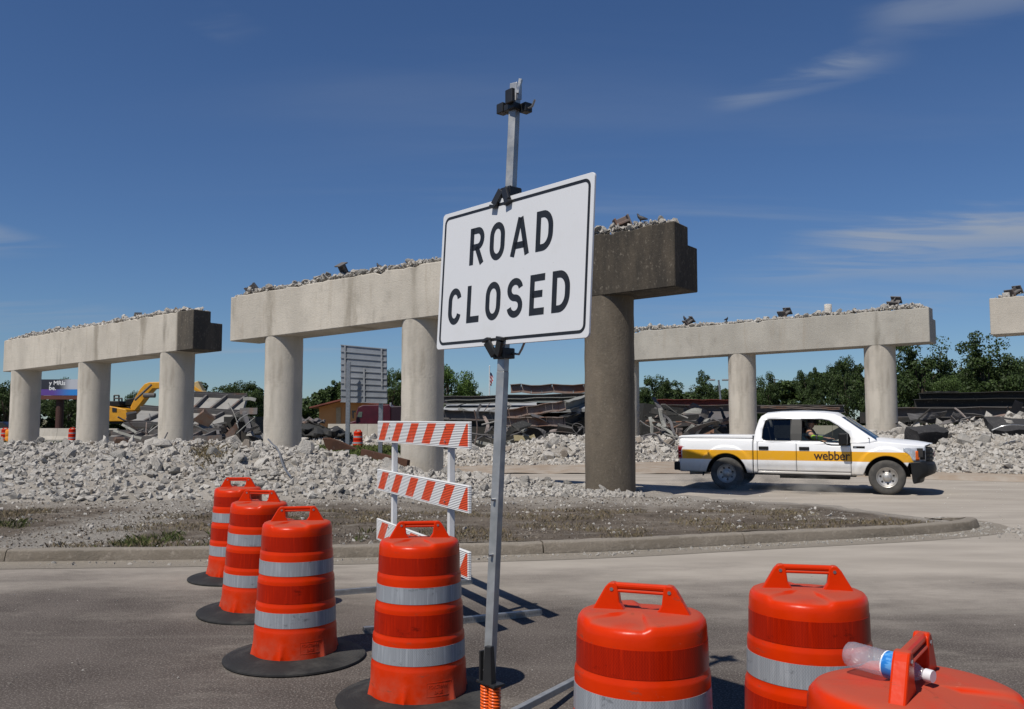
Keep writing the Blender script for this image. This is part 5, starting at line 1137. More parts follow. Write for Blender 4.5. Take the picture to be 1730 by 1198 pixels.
tree('low bright bush in front of the right hand trees', 1612, 640, 58, 100, 4, 1, 'shrub')
tree('low bush left of the pickup roof behind the girders', 1255, 668, 74, 90, 4, 1, 'shrub')
# the wood behind, a mass nobody could count
r = np.random.default_rng(5); C = []; Rr = []
segs = [(-160, 60, 652, 96), (60, 150, 660, 100), (140, 330, 690, 100), (330, 460, 655, 92), (460, 560, 672, 90), (540, 700, 650, 88), (690, 850, 658, 95), (840, 1075, 682, 100), (1060, 1240, 655, 92), (1230, 1330, 650, 90), (1320, 1400, 634, 84), (1390, 1480, 620, 80), (1470, 1560, 628, 78), (1540, 1900, 612, 76)]
for a, b, yt, Y in segs:
    for k in range(int((b-a)*Y/1480/0.22)):
        px = r.uniform(a, b); zt = at(px, yt+r.uniform(-7, 12)+7*math.sin(px*0.07)+5*math.sin(px*0.19), Y).z; z = zt*r.random(); C.append(((px-CX)/F_PX*Y, Y+r.uniform(-2, 3), max(0.2, z-0.5))); Rr.append(r.uniform(0.5, 1.1))
    for px in np.arange(a, b, 26*78/Y):
        yy = yt+r.uniform(-6, 10); zt = at(px, yy, Y).z
        for k in range(9): C.append(((px-CX)/F_PX*Y+r.normal()*0.7, Y+r.uniform(-2, 1), max(0.4, zt-0.7-abs(r.normal())*0.9))); Rr.append(r.uniform(0.4, 0.8))
Vv, Fq = leaf_quads(C, np.array(Rr), 260000, 0.29, r); Vv[:, 2] = np.maximum(Vv[:, 2], 0.0)
tag(np_mesh('woodland', Vv, Fq, M_leaf[0]), 'dark belt of woodland closing the view behind the site', 'woodland', kind='stuff')
# ================================================================ GRASS AND WEEDS
def blades(name, fn, n, h0, h1, mat, label, cat, w=0.012):
    P = []; 
    while len(P) < n:
        p = fn()
        if p is not None: P.append(p)
    P = np.array(P); n = len(P); h = h0+(h1-h0)*rng.random(n)**1.6; a = rng.uniform(0, 2*PI, n); l = rng.normal(0, 0.45, (n, 2))
    dx = np.stack([np.cos(a), np.sin(a), np.zeros(n)], 1)*(w*(0.6+rng.random(n)))[:, None]
    tip = P+np.stack([l[:, 0]*h, l[:, 1]*h, h], 1); mid = P+np.stack([l[:, 0]*h*0.35, l[:, 1]*h*0.35, h*0.6], 1)
    Vv = np.stack([P-dx, P+dx, mid+dx*0.6, tip], 1).reshape(-1, 3); return tag(np_mesh(name, Vv, np.arange(n*4).reshape(-1, 4), mat), label, cat, kind='stuff')
def mat_grass(name, c1, c2, c3):
    t = NT(name); col = t.mix(t.ramp(t.noise(0.8, 4), 0.35, 0.65), c1, c2); col = t.mix(t.ramp(t.noise(14, 3), 0.5, 0.7, 0, 0.8), col, c3); return t.set(col, 0.8, 0, 0.2)
M_gr = mat_grass('grass', (0.075, 0.11, 0.025), (0.11, 0.13, 0.04), (0.20, 0.18, 0.08)); M_dry = mat_grass('dry_weeds', (0.21, 0.165, 0.10), (0.15, 0.115, 0.07), (0.10, 0.105, 0.04)); M_weed = mat_grass('weeds', (0.06, 0.08, 0.022), (0.09, 0.10, 0.03), (0.22, 0.18, 0.10))
def far_grass():
    px = rng.uniform(470, 745); d = rng.uniform(28, 47); return ((px-CX)/F_PX*d, d, 0.0)
blades('far_grass', far_grass, 26000, 0.10, 0.42, M_gr, 'green rough grass behind the rubble under the aluminium sign', 'grass', 0.03)
def left_grass():
    px = rng.uniform(-60, 170); d = rng.uniform(40, 60); return ((px-CX)/F_PX*d, d, 0.0)
blades('left_grass', left_grass, 16000, 0.08, 0.30, M_gr, 'green grass behind the leftmost columns', 'grass', 0.035)
def verge_pt(cond):
    def f():
        x = rng.uniform(-10, 6.5); y = rng.uniform(10.6, 16.2); d = np.interp(x, [k[0] for k in KERB], [k[1] for k in KERB])
        if y < d+0.22 or (x > 3 and y > 12.9+(6.8-x)*0.9) or not cond(x, y): return None
        return (x, y, ih(x, y)-0.005)
    return f
def dryc(x, y): return abs(x+6.4) > 0.75 and mnoise.noise(Vector((x*0.8, y*1.4, 2))) > 0.0+0.16*(y-12)/3 and y < 15.2
blades('dry_weeds', verge_pt(dryc), 20000, 0.012, 0.07, M_dry, 'flattened dry brown weeds over the dirt verge', 'weeds', 0.004)
def grc(x, y): return ((x < -6.9 and y < 13.2) or (-5.0 < x < -3.6 and y < 12.0) or (-2.9 < x < -1.9 and y < 12.4)) and mnoise.noise(Vector((x*1.6, y*1.8, 5))) > -0.02
blades('green_weeds', verge_pt(grc), 6000, 0.015, 0.10, M_weed, 'green weeds along the verge behind the kerb on the left', 'weeds', 0.005)
def heap_weed():
    s = rng.normal(0.43, 0.012); t_ = rng.normal(0.33, 0.07); p = PA(min(0.99, max(0, s)), min(0.6, max(0.02, t_))); return (p.x, p.y, p.z)
blades('heap_weeds', heap_weed, 900, 0.05, 0.2, M_dry, 'dry brush poking out of the rubble heap', 'weeds', 0.006)
# ================================================================ COLLAPSED DECKS AND GIRDERS
M_deckc = concrete('deck_underside', (0.27, 0.262, 0.245)); M_dsteel = simple('dark_weathered_steel', (0.060, 0.058, 0.062), (0.11, 0.105, 0.105), 0.7, 1.4, 0.3, 20)
def rusty(name, base, rust, amt=0.5):
    t = NT(name); col = t.mix(t.ramp(t.noise(1.1, 6, 0.65, co=t.coord((1, 1, 1))), 0.55-amt*0.25, 0.72), base, rust); col = t.mix(t.ramp(t.noise(9, 5, 0.75), 0.62, 0.72, 0, 0.7), col, (0.40, 0.38, 0.35)); t.bump(t.noise(18, 5), 0.3, 0.02); return t.set(col, 0.8, 0.0, 0.3)
M_grey = rusty('grey_girder', (0.115, 0.108, 0.105), (0.17, 0.10, 0.07), 0.2); M_rust = rusty('rusty_girder', (0.20, 0.17, 0.155), (0.21, 0.095, 0.05), 0.7); M_pale = rusty('pale_girder', (0.22, 0.22, 0.20), (0.16, 0.13, 0.10), 0.2)
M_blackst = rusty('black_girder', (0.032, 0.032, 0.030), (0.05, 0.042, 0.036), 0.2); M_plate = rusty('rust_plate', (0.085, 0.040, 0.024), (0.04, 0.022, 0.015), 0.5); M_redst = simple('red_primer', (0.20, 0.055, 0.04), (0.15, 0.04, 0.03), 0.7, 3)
M_wall = concrete('far_wall_concrete', (0.44, 0.405, 0.345))
def quad_slab(m, a, b, c, d, th):          # a,b bottom left/right, c,d top right/left; thickness along the normal, away from the viewer
    a, b, c, d = map(Vector, (a, b, c, d)); n = (b-a).cross(d-a).normalized()
    if n.y > 0: n = -n
    o = -n*th; m.hexa([a+o, b+o, c+o, d+o, a, b, c, d]); return n
def deck(label, bl, br, tr, tl, ribs, skew=0.25, beam=0.30, group='collapsed deck pieces'):
    # four picture points with distance: the tilted underside of a deck bay, with an edge girder along top and bottom and cross ribs
    A, B, C_, D = [at(*q) for q in (bl, br, tr, tl)]; root = thing('collapsed_deck', label, 'bridge deck', (A.x, A.y, 0), 0, group); off = Vector((A.x, A.y, 0)); A, B, C_, D = A-off, B-off, C_-off, D-off
    m = MB(); n = quad_slab(m, A, B, C_, D, 0.22); m.build('deck_slab', M_deckc, root)
    for p, q, mt in ((A, B, M_grey), (D, C_, M_grey)):
        m = MB(); N_ = 7; up_ = (C_-B).normalized(); pts_ = [(p+n*0.1).lerp(q+n*0.1, i/N_)+Vector((0, 0, 0.07*mnoise.noise(Vector((i*1.3, p.z, 1))))) for i in range(N_+1)]
        for a_, b_ in zip(pts_, pts_[1:]): m.ibeam(a_, b_+(b_-a_)*0.05, beam, 0.22, up=up_)
        m.build('edge_girder', mt, root)
    for k in range(ribs):
        u = (k+0.6+random.uniform(-0.25, 0.25))/ribs; p = A.lerp(B, u); q = D.lerp(C_, min(1, u+skew/ribs*2)); m = MB(); m.bar(p+n*0.08, q+n*0.08+Vector((random.uniform(-0.2, 0.2), 0, 0)), 0.12, 0.16, n); m.build('cross_rib', M_grey, root)
    return root
deck('upper collapsed deck bay with dark ribs, right of the third left column', (290, 697, 47), (408, 700, 46), (416, 672, 48.5), (300, 668, 49), 3)
deck('large lower collapsed deck bay leaning in front of the excavator', (212, 719, 43), (384, 728, 42), (402, 700, 44.5), (240, 692, 45.5), 4, 0.4)
deck('lowest collapsed deck strip lying flat behind the left columns', (170, 746, 39), (300, 744, 38.5), (290, 733, 41), (190, 735, 41), 4, 0.5)
deck('collapsed deck piece low behind the third left column', (300, 747, 38), (378, 742, 37.5), (372, 732, 40), (305, 733, 40), 3, 0.5, 0.3)
def girder(label, p0, p1, h, mat, w=0.4, name='steel_girder', wavy=0.028, group='fallen girders', tilt=(0, 0, 1), fl=0.03):
    A, B = at(*p0), at(*p1); o_ = Vector((A.x, A.y, 0)); m = MB()
    if wavy:
        N = 10; pts = [A.lerp(B, k/N)+Vector((0, 0, wavy*math.sin(k*1.9)*random.uniform(0.3, 1))) for k in range(N+1)]
        for a, b in zip(pts, pts[1:]): m.ibeam(a-o_, b-o_, h, w, tilt, fl)
    else: m.ibeam(A-o_, B-o_, h, w, tilt, fl)
    o = m.build(name, mat, None); o.location = o_; return tag(o, label, 'girder', group)
girder('topmost rusty girder with a wavy edge, left of the dark column', (863, 657, 46), (1040, 657, 45), 0.45, M_rust, wavy=0.07)
girder('long dark girder under the rusty wavy one', (735, 676, 44), (1040, 669, 44), 0.34, M_grey, 0.5)
girder('pale greenish girder edge in the middle of the pile', (752, 680, 42), (975, 674, 41), 0.20, M_pale, 0.9)
m = MB(); A, B, C_, D = at(742, 697, 40), at(990, 690, 39), at(990, 678, 43), at(755, 683, 43); quad_slab(m, A, B, C_, D, 0.15); tag(m.build('deck_plate', simple('pale_plate', (0.36, 0.37, 0.375), (0.29, 0.295, 0.29), 0.6, 2)), 'pale flat plate lying across the girder pile behind the sign post', 'steel plate')
girder('scraped grey girder left of the sign post, above the barricade', (738, 700, 39), (850, 704, 38.5), 0.42, M_grey)
girder('scraped girder sloping up to the right, ending in a rusty tip', (850, 701, 38.5), (955, 685, 37.0), 0.40, M_rust)
girder('level girder with rusty end below the sloping one', (850, 713, 37.5), (955, 712, 36.5), 0.38, M_rust)
girder('girder running away from the rusty tip behind the dark column', (955, 686, 37), (1010, 668, 46), 0.36, M_pale)
girder('lower girder running away into the dark under the pile', (952, 712, 36.5), (1010, 690, 46), 0.40, M_blackst)
girder('dark girder low in the pile beside the barricade', (742, 716, 38.5), (860, 716, 38.5), 0.30, M_blackst)
m = MB(); m.box(at(880, 712, 42)-Vector((0, 0, 0.55)), (7.6, 4.0, 1.5)); m.box(at(975, 705, 43)-Vector((0, 0, 0.4)), (4, 3, 2.2)); tag(m.build('deck_or_hollow_fill', M_blackst), 'black boxes standing in for the shaded hollow inside the girder pile', 'bridge deck')  # black colour stands in for the shade in the hollow behind the girders
# right of the dark column
girder('red primed girder lying over the grey deck, right of the dark column', (1110, 680, 46), (1236, 680, 46), 0.32, M_redst, 0.5)
girder('long grey girder behind the pickup bed', (1105, 691, 44), (1425, 691, 44), 0.40, M_grey, 0.5)
m = MB(); A, B, C_, D = at(1120, 716, 41), at(1240, 706, 41.5), at(1240, 694, 44), at(1105, 696, 44); quad_slab(m, A, B, C_, D, 0.2); tag(m.build('deck_plate', M_grey), 'grey sloping deck plate under the long grey girder by the pickup bed', 'steel plate')
girder('dark flattened beam end on top of the heap over the pickup cab', (1285, 688, 43), (1418, 690, 42), 0.10, M_rust, 0.8)
girder('upper black girder of the stack at the right edge', (1553, 671, 40), (1900, 665, 38), 0.36, M_blackst, 0.5)
girder('lower black girder of the stack at the right edge', (1545, 682, 38), (1900, 678, 36), 0.38, M_blackst, 0.5)
girder('scraped grey girder under the black ones at the right edge', (1500, 697, 36), (1900, 695, 34), 0.40, M_grey, 0.5)
girder('black crumpled beam top above the right hand girder stack', (1565, 664, 41), (1615, 663, 41), 0.10, M_blackst, 0.6)
m = MB(); m.box(at(1700, 700, 39.5)-Vector((0, 0, 0.15)), (12, 3, 0.5)); tag(m.build('deck_or_hollow_fill', M_blackst), 'dark broken deck under the right hand girder stack', 'bridge deck')
m = MB(); m.box(at(1100, 712, 43), (2.0, 3.0, 1.5), Euler((0, 0.12, 0.2)).to_matrix()); m.box(at(1130, 725, 42.5), (2.5, 2, 1.2), Euler((0, -0.1, 0.1)).to_matrix()); m.box(at(1195, 728, 42.5), (3, 2, 0.7), Euler((0, 0.06, 0)).to_matrix()); tag(m.build('deck_or_hollow_fill', M_blackst), 'dark crushed deck behind the twisted steel by the pickup tail', 'bridge deck')
girder('short dark offcut standing on rubble behind the pickup bonnet', (1518, 719, 31), (1545, 714, 30.5), 0.16, M_blackst, 0.25)
# twisted strips: every bent piece is its own thing
def strip(label, pts, w, mat, group, r=None):
    P = [at(*q) for q in pts]; o_ = Vector((P[0].x, P[0].y, 0)); m = MB(); Q = [p-o_ for p in P]
    if r: m.tube(smooth3(Q), r, 6)
    else:
        w = w*0.66; Q = smooth3(Q, 2); Q = [q_+Vector((mnoise.noise(q_*1.7), 0, mnoise.noise(q_*1.7+Vector((4, 0, 0)))))*w*0.5 for q_ in Q]
        for i_, (a, b) in enumerate(zip(Q, Q[1:])): m.bar(a, b+(b-a).normalized()*w*0.2, w, w*0.25, (0.2+0.5*math.sin(i_*0.7), -1, 0.3))
    o = m.build('bent_cable' if r else 'twisted_brace', mat, None, smooth=40 if r else 0); o.location = o_; return tag(o, label, 'cable' if r else 'steel brace', group)
def smooth3(P, n=3):
    for _ in range(n):
        q = [P[0]]
        for a, b in zip(P, P[1:]): q += [a.lerp(b, 0.25), a.lerp(b, 0.75)]
        P = q+[P[-1]]
    return P
TW = 'twisted braces by the pickup tail'
strip('pale brace leaning left just right of the dark column', [(1105, 745, 35), (1098, 705, 36)], 0.20, M_pale, TW); strip('pale brace crossing the tangle down to the right', [(1100, 708, 36), (1143, 738, 35)], 0.20, M_pale, TW)
strip('dark brace leaning over the tangle top', [(1103, 672, 38), (1118, 690, 37.5), (1122, 735, 36)], 0.28, M_dsteel, TW); strip('pale upright brace in the middle of the tangle', [(1115, 690, 36), (1122, 720, 35.5)], 0.24, M_pale, TW)
strip('curved dark brace bending down to the right', [(1118, 700, 36), (1132, 708, 36), (1140, 735, 35)], 0.16, M_dsteel, TW); strip('long dark brace leaning right above the pickup tail', [(1158, 733, 37), (1196, 698, 38)], 0.30, M_dsteel, TW)
strip('second dark brace parallel to the long one', [(1176, 735, 37), (1204, 697, 38)], 0.22, M_dsteel, TW); strip('black brace leaning against the far column above the bed', [(1218, 688, 38), (1226, 710, 37.5), (1236, 735, 37)], 0.22, M_blackst, TW)
strip('small brown plate standing in the rubble by the tail light', [(1147, 720, 36.5), (1147, 737, 36.5)], 0.42, M_rust, TW); strip('pale short brace below the long dark one', [(1160, 735, 36.5), (1172, 719, 37)], 0.22, M_pale, TW)
strip('black crumpled plate above the pickup bed', [(1215, 718, 38), (1228, 730, 38)], 0.5, M_blackst, TW); strip('dark pointed sheet sticking out over the tangle', [(1100, 694, 37), (1143, 699, 37)], 0.35, M_blackst, TW)
CBL = 'loose cables in the debris'
strip('grey cable looping from the tangle to the pickup tail light', [(1072, 741, 34), (1108, 730, 34), (1118, 747, 33.5), (1150, 764, 33)], 0, M_dsteel, CBL, 0.03); strip('grey cable hanging below the pale braces', [(1112, 736, 34), (1116, 752, 33.5), (1128, 757, 33.5), (1142, 742, 33.5)], 0, M_grey, CBL, 0.025)
strip('wire loop curling beside the dark column', [(985, 742, 35), (965, 725, 35), (970, 714, 35), (985, 718, 35), (988, 730, 35), (980, 744, 35)], 0, M_grey, CBL, 0.018); strip('thin wire lying across the rubble left of the dark column', [(925, 742, 35), (930, 729, 35), (960, 730, 35), (985, 737, 35)], 0, M_grey, CBL, 0.016)
strip('thin dark rod rising across the right hand rubble', [(1540, 722, 30.5), (1590, 718, 29.5), (1640, 705, 29)], 0, M_dsteel, CBL, 0.03); strip('wire crossing the asphalt slab at the right edge', [(1676, 727, 26.2), (1700, 717, 26), (1745, 720, 26)], 0, M_steel, CBL, 0.018)
strip('bent rebar hanging down the big heap below the pale middle column', [(453, 742, 22.0), (462, 752, 21.5), (470, 757, 20.5), (478, 788, 18.6), (492, 806, 17.8)], 0, M_steel, CBL, 0.02); strip('thin rod leaning on the foot of the third left column', [(276, 745, 24.5), (283, 731, 25)], 0, M_dsteel, CBL, 0.02)
TS_ = 'twisted strips below the girder pile'
for lab, pts, w, mt in (('dark strip standing up out of the pile left of the sign post', [(808, 707, 37), (806, 695, 37), (812, 684, 37)], 0.16, M_dsteel), ('rusty strip hanging down beside the sign post', [(820, 738, 36), (826, 722, 36.3), (818, 703, 37)], 0.20, M_rust), ('tan plate lying under the pile right of the post', [(868, 742, 35), (902, 739, 35)], 0.34, simple('tan_plate', (0.28, 0.235, 0.13), rough=0.7)), ('pale bent strip at the pile foot right of the post', [(858, 748, 34), (876, 760, 33.5)], 0.22, M_pale), ('long grey strip at the pile foot left of the post', [(800, 745, 35), (835, 753, 34.5)], 0.18, M_pale), ('dark bent sheet low beside the post', [(852, 735, 36), (870, 722, 36.2), (888, 728, 36)], 0.4, M_blackst), ('white scrap of sheet right of the post', [(852, 728, 35.5), (857, 724, 35.5)], 0.22, M_deckc), ('grey sheet lying flat by the pile foot', [(852, 757, 33.6), (874, 765, 33.2)], 0.45, M_grey), ('short pale strip above the rubble', [(883, 733, 35), (893, 737, 35)], 0.12, M_pale), ('thin strip leaning near the wire loop', [(906, 744, 34.5), (916, 738, 34.8)], 0.14, M_grey)):
    strip(lab, pts, w, mt, TS_)
for lab, pts, w, mt in (('dark crumpled sheet left of the pale middle column', [(398, 700, 42), (424, 712, 41), (436, 735, 40)], 0.5, M_blackst), ('grey crumpled sheet beside the deck end', [(405, 695, 43), (432, 692, 43)], 0.5, M_grey), ('brown upright scrap left of the middle column', [(413, 695, 41), (422, 730, 40)], 0.30, M_dsteel), ('pale brace lying across the lowest deck strip', [(192, 727, 38), (238, 742, 37)], 0.16, M_pale), ('second pale brace over the lowest deck strip', [(206, 716, 39), (232, 732, 38.5)], 0.16, M_pale), ('tan scrap sticking out at the deck corner', [(410, 674, 47), (430, 676, 47)], 0.28, M_pale)):
    strip(lab, pts, w, mt, 'scrap by the left decks')
# loose fragments nobody could tell apart, each still its own piece
def frags(n, box, Yr, label, group, seed):
    r_ = random.Random(seed); VV = []; FF = []; MI = []; mats_ = (M_grey, M_dsteel, M_blackst, M_pale, M_rust, M_deckc)
    for k in range(n):
        px = r_.uniform(box[0], box[2]); py = r_.uniform(box[1], box[3]); Y_ = r_.uniform(*Yr); c = at(px, py, Y_); L = r_.uniform(0.4, 1.7); kind = r_.random(); m = MB()
        d = Vector((r_.uniform(-1, 1), r_.uniform(-0.5, 0.5), r_.uniform(-0.45, 0.45))).normalized(); e = Vector((r_.uniform(-1, 1), r_.uniform(-1, 1), r_.uniform(-1, 1))).normalized()
        if kind < 0.45:                         # bent bar
            P_ = smooth3([-d*L/2, e*0.12*L, d*L/2], 2); m.tube(P_, r_.uniform(0.015, 0.045), 5)
        elif kind < 0.75:                       # curled sheet
            f = d.cross(e).normalized(); w_ = r_.uniform(0.12, 0.35); m.grid(lambda u, v: d*(u-0.5)*L+f*(v-0.5)*w_*(1-0.5*u*r_.random())+e*0.16*math.sin(u*3+v), 6, 2)
        else:                                   # broken slab
            m.box((0, 0, 0), (L*0.6, L*0.4, 0.10), Euler((r_.uniform(-0.7, 0.7), r_.uniform(-0.5, 0.5), r_.uniform(0, 3))).to_matrix())
            m.v = [tuple(Vector(p)*r_.uniform(0.75, 1.2)) for p in m.v]
        o0 = len(VV); VV += [tuple(Vector(p)+c) for p in m.v]; FF += [tuple(q+o0 for q in f_) for f_ in m.f]; MI += [r_.randrange(6)]*len(m.f)
    me = bpy.data.meshes.new('scrap_metal'); me.from_pydata(VV, [], FF); me.update(); o = bpy.data.objects.new('scrap_metal', me); COL.objects.link(o)
    for mt in mats_: me.materials.append(mt)
    me.polygons.foreach_set('material_index', MI); q_ = o.modifiers.new('t', 'SOLIDIFY'); q_.thickness = 0.015; tag(o, label, 'scrap', kind='stuff')
frags(34, (745, 712, 990, 752), (34, 37), 'twisted small scrap under the fallen girders behind the sign post', '', 1)
frags(16, (745, 676, 985, 700), (38.5, 41), 'small broken pieces lying on top of the fallen girders', '', 2)
frags(34, (1082, 690, 1240, 745), (34.5, 38.5), 'twisted small scrap in the tangle by the pickup tail', '', 3)
frags(30, (195, 700, 440, 748), (37, 42), 'small broken scrap among the collapsed decks on the left', '', 4)
frags(12, (1530, 690, 1730, 712), (29, 31), 'small scrap at the foot of the right hand girders', '', 5)
m = MB(); m.box(at(415, 725, 43), (1.5, 2, 1.2)); tag(m.build('deck_or_hollow_fill', M_blackst), 'dark crushed mass between the decks and the middle column', 'bridge deck')
def crumpled(label, pxs, Y, top, low):
    m = MB()
    def fn(u, v):
        px = pxs[0]+(pxs[1]-pxs[0])*u; y = top(u)+(low-top(u))*v; p = at(px, y, Y-2.0*v+1.2*mnoise.noise(Vector((u*5, v*3, 2)))); p.z += 0.25*mnoise.noise(Vector((u*7, v*4, 9))); return p
    m.grid(fn, 18, 8); o = m.build('crumpled_sheet', M_grey if 'grey' in label else M_blackst, None, smooth=20); s = o.modifiers.new('s', 'SOLIDIFY'); s.thickness = 0.08; return tag(o, label, 'scrap sheet')
crumpled('dark crumpled sheets piled before the orange house', (500, 592), 55, lambda u: 708+22*u+3*math.sin(u*14), 737)
crumpled('thin grey crumpled sheet on top of the dark ones', (498, 548), 57, lambda u: 705+5*u, 716)
# rusty plate lying on the big heap
pl = MB(); A = at(545, 741, 22.6); pts = [(545, 741), (556, 741), (572, 746), (602, 759), (560, 761), (556, 763), (550, 755)]
P = [at(q[0], q[1], 22.6+0.004*(q[0]-545)) for q in pts]; o_ = Vector((A.x, A.y, 0)); n_ = len(P); pl.add([p-o_ for p in P]+[p-o_+Vector((0.02, 0.06, 0.02)) for p in P], [tuple(range(n_)), tuple(range(2*n_-1, n_-1, -1))]+[(i, (i+1) % n_, n_+(i+1) % n_, n_+i) for i in range(n_)])
o = pl.build('rusty_plate', M_plate); o.location = o_; tag(o, 'dark rusty triangular steel plate sticking up from the rubble crest', 'steel plate')
o = MB().bar(at(612, 764, 22.0)-o_, at(690, 783, 21.0)-o_, 0.10, 0.16).build('rusty_beam', M_plate); o.location = o_; tag(o, 'rusty beam lying along the crest towards the barricade', 'steel beam')
# ================================================================ THINGS ON THE CAPS
def bearing():
    m = MB(); m.box((0, 0, 0.02), (0.30, 0.34, 0.04)); m.box((0, 0, 0.17), (0.05, 0.30, 0.26)); m.box((0, 0, 0.31), (0.26, 0.32, 0.035)); m.box((0.07, 0, 0.16), (0.10, 0.025, 0.25)); m.box((-0.07, 0, 0.16), (0.10, 0.025, 0.25)); return m
BEAR = [('bearing shoe at the left end of the middle cap', P2, 418, 495, 2, (0.3, 0.9, 0.4)), ('bearing shoe tilted against the sky on the middle cap', P2, 584, 466, 2, (0.15, -0.55, 0.6)), ('pale streaked bearing shoe on the dark cap end right of the sign', P2, 1040, 384, 2, (0.2, 1.15, 0.2)), ('bearing shoe with a bird on it, left on the farther cap', P3, 1158, 549, 3, (0.2, 0.9, 0.3)), ('bearing shoe in the middle of the farther cap', P3, 1321, 534, 3, (0.1, 1.0, 0.6)), ('bearing shoe near the right end of the farther cap', P3, 1508, 518, 3, (0.2, 0.8, 0.9)), ('bearing shoe on the cut off cap at the right edge', P3, 1706, 499, 3, (0.1, 1.05, 0.3))]
for k, (lab, Po, px, py, wh, ro) in enumerate(BEAR):
    c = hit(px, py, Po-V*0.2, V); o = bearing().build('bearing_shoe', M_rust if k in (2,) else M_grey, None, bevel=0.008); o.location = c+Vector((0, 0, 0.02)); o.rotation_euler = ro; s = 1.0 if wh == 2 else 1.15; o.scale = (s, s, s); tag(o, lab, 'steel bearing', 'steel bearings left on the caps')
c = hit(1399, 524, P3-V*0.3, V); m = MB(); m.lathe([(0.0, -0.1), (0.13, -0.1), (0.135, 0.2), (0.12, 0.22), (0, 0.21)], 20); o = m.build('concrete_core', M_rub, None, smooth=40); o.location = c; tag(o, 'pale upright concrete stub among the rubble on the farther cap', 'concrete stub')
def bird(label, Po, px, py, face, s=1.0):
    c = hit(px, py, Po-V*0.3, V)
    M_b = simple('bird_feathers', (0.018, 0.018, 0.021), (0.035, 0.034, 0.038), 0.6, 20)
    o = skin_mesh('bird', [(0.02, 0, 0.10), (0.08, 0, 0.15), (0.095, 0, 0.195), (0.105, 0, 0.222), (0.135, 0, 0.218), (-0.07, 0, 0.085), (-0.17, 0, 0.055), (0.03, 0.02, 0.03), (0.03, -0.02, 0.03), (0.03, 0.02, 0.0), (0.03, -0.02, 0.0)], [(0, 1), (1, 2), (2, 3), (3, 4), (0, 5), (5, 6), (0, 7), (0, 8), (7, 9), (8, 10)], [0.062, 0.045, 0.026, 0.025, 0.006, 0.045, 0.014, 0.01, 0.01, 0.006, 0.006], M_b, None)
    o.location = c; o.rotation_euler = (0, 0, face); o.scale = (s, s, s); return tag(o, label, 'bird', 'birds perched on the caps')
bird('dark bird perched on the middle cap left of the sign', P2, 641, 455, 2.6, 0.75); bird('dark bird on the stained cap end right of the sign', P2, 1084, 375, 2.7, 0.80); bird('dark bird on the bearing shoe of the farther cap', P3, 1157, 542, 1.8, 0.95); bird('small dark bird on the rubble of the farther cap', P3, 1227, 543, 0.6, 0.8)
# ================================================================ FAR THINGS
# back of the large aluminium sign
Y = 36.0; sgb = thing('highway_sign', 'back of a tall ribbed aluminium highway sign on two steel posts', 'highway sign', (at(615, 700, Y).x, Y, 0)); off = Vector(sgb.location)
A, B, C_, D = at(576, 679, 36.6)-off, at(654, 681, 35.2)-off, at(653, 590, 35.2)-off, at(576, 583, 36.6)-off
M_sgnb = simple('aluminium_back', (0.30, 0.315, 0.335), (0.23, 0.245, 0.26), 0.5, 1.2, metal=0.5)
m = MB(); quad_slab(m, A, B, C_, D, 0.02); m.build('sign_sheet', M_sgnb, sgb)
for k in range(10):
    v = k/9.0; m = MB(); m.bar(A.lerp(D, v)+Vector((0, -0.03, 0)), B.lerp(C_, v)+Vector((0, -0.03, 0)), 0.05, 0.035); m.build('panel_rib', M_sgnb, sgb)
for u, v0, v1, mt in ((0.10, 0.28, 1.0, M_alu), (0.90, 0.3, 1.0, M_alu), (0.52, 0.03, 0.62, M_alu)):
    m = MB(); m.bar(A.lerp(B, u).lerp(D.lerp(C_, u), v0)+Vector((0, -0.07, 0)), A.lerp(B, u).lerp(D.lerp(C_, u), v1)+Vector((0, -0.07, 0)), 0.06, 0.05, (0, 1, 0)); m.build('stiffener', mt, sgb)
for px, yt in ((590, 612), (645, 616)):
    p = at(px, yt, 35.7)-off; m = MB(); m.bar((p.x, p.y-0.12, -0.1), (p.x, p.y-0.12, p.z), 0.16, 0.16); m.build('sign_post', M_steel, sgb)
# walls
def wall(label, p0, p1, h, Y0, Y1, th=0.35, joints=5, tp=True):
    A = at(p0, 720, Y0); B = at(p1, 720, Y1); A.z = B.z = 0; root = thing('concrete_barrier', label, 'concrete barrier', A); L = (B-A).length; d = (B-A)/L; root.rotation_euler = (0, 0, math.atan2(d.y, d.x))
    for k in range(joints):
        x0 = L*k/joints+0.01; x1 = L*(k+1)/joints-0.01; m = MB(); pr = [(-0.30, 0), (-0.30, 0.08), (-0.17, 0.33), (-0.09, h), (0.09, h), (0.17, 0.33), (0.30, 0.08), (0.30, 0)]
        vs = [(x0, y, z) for y, z in pr]+[(x1, y, z) for y, z in pr]; n_ = len(pr); m.add(vs, [tuple(range(n_)), tuple(range(2*n_-1, n_-1, -1))]+[(i, (i+1) % n_, n_+(i+1) % n_, n_+i) for i in range(n_)]); m.build('barrier_section', M_wall, root)
wall('pale concrete barrier seen between the two left columns', -60, 200, 0.95, 72, 68, joints=8)
wall('pale concrete wall before the maroon truck and orange house', 555, 760, 1.35, 60, 58, joints=6)
wall('pale concrete wall behind the pickup bonnet and farther bent', 1195, 1760, 1.35, 47, 42, joints=10)
m = MB(); m.add([(-70, 62, 0.0), (-26, 62, 0.0), (-26, 70, 0.0), (-70, 72, 0.0)], [(0, 1, 2, 3)]); m.add([(-22, 49, 0.0), (-2, 49, 0.0), (-2, 53, 0), (-22, 53, 0)], [(0, 1, 2, 3)])
t = NT('far_asphalt'); tag(m.build('frontage_road', t.set(t.mix(t.noise(1.2, 4), (0.13, 0.13, 0.13), (0.19, 0.185, 0.18)), 0.9)), kind='structure')
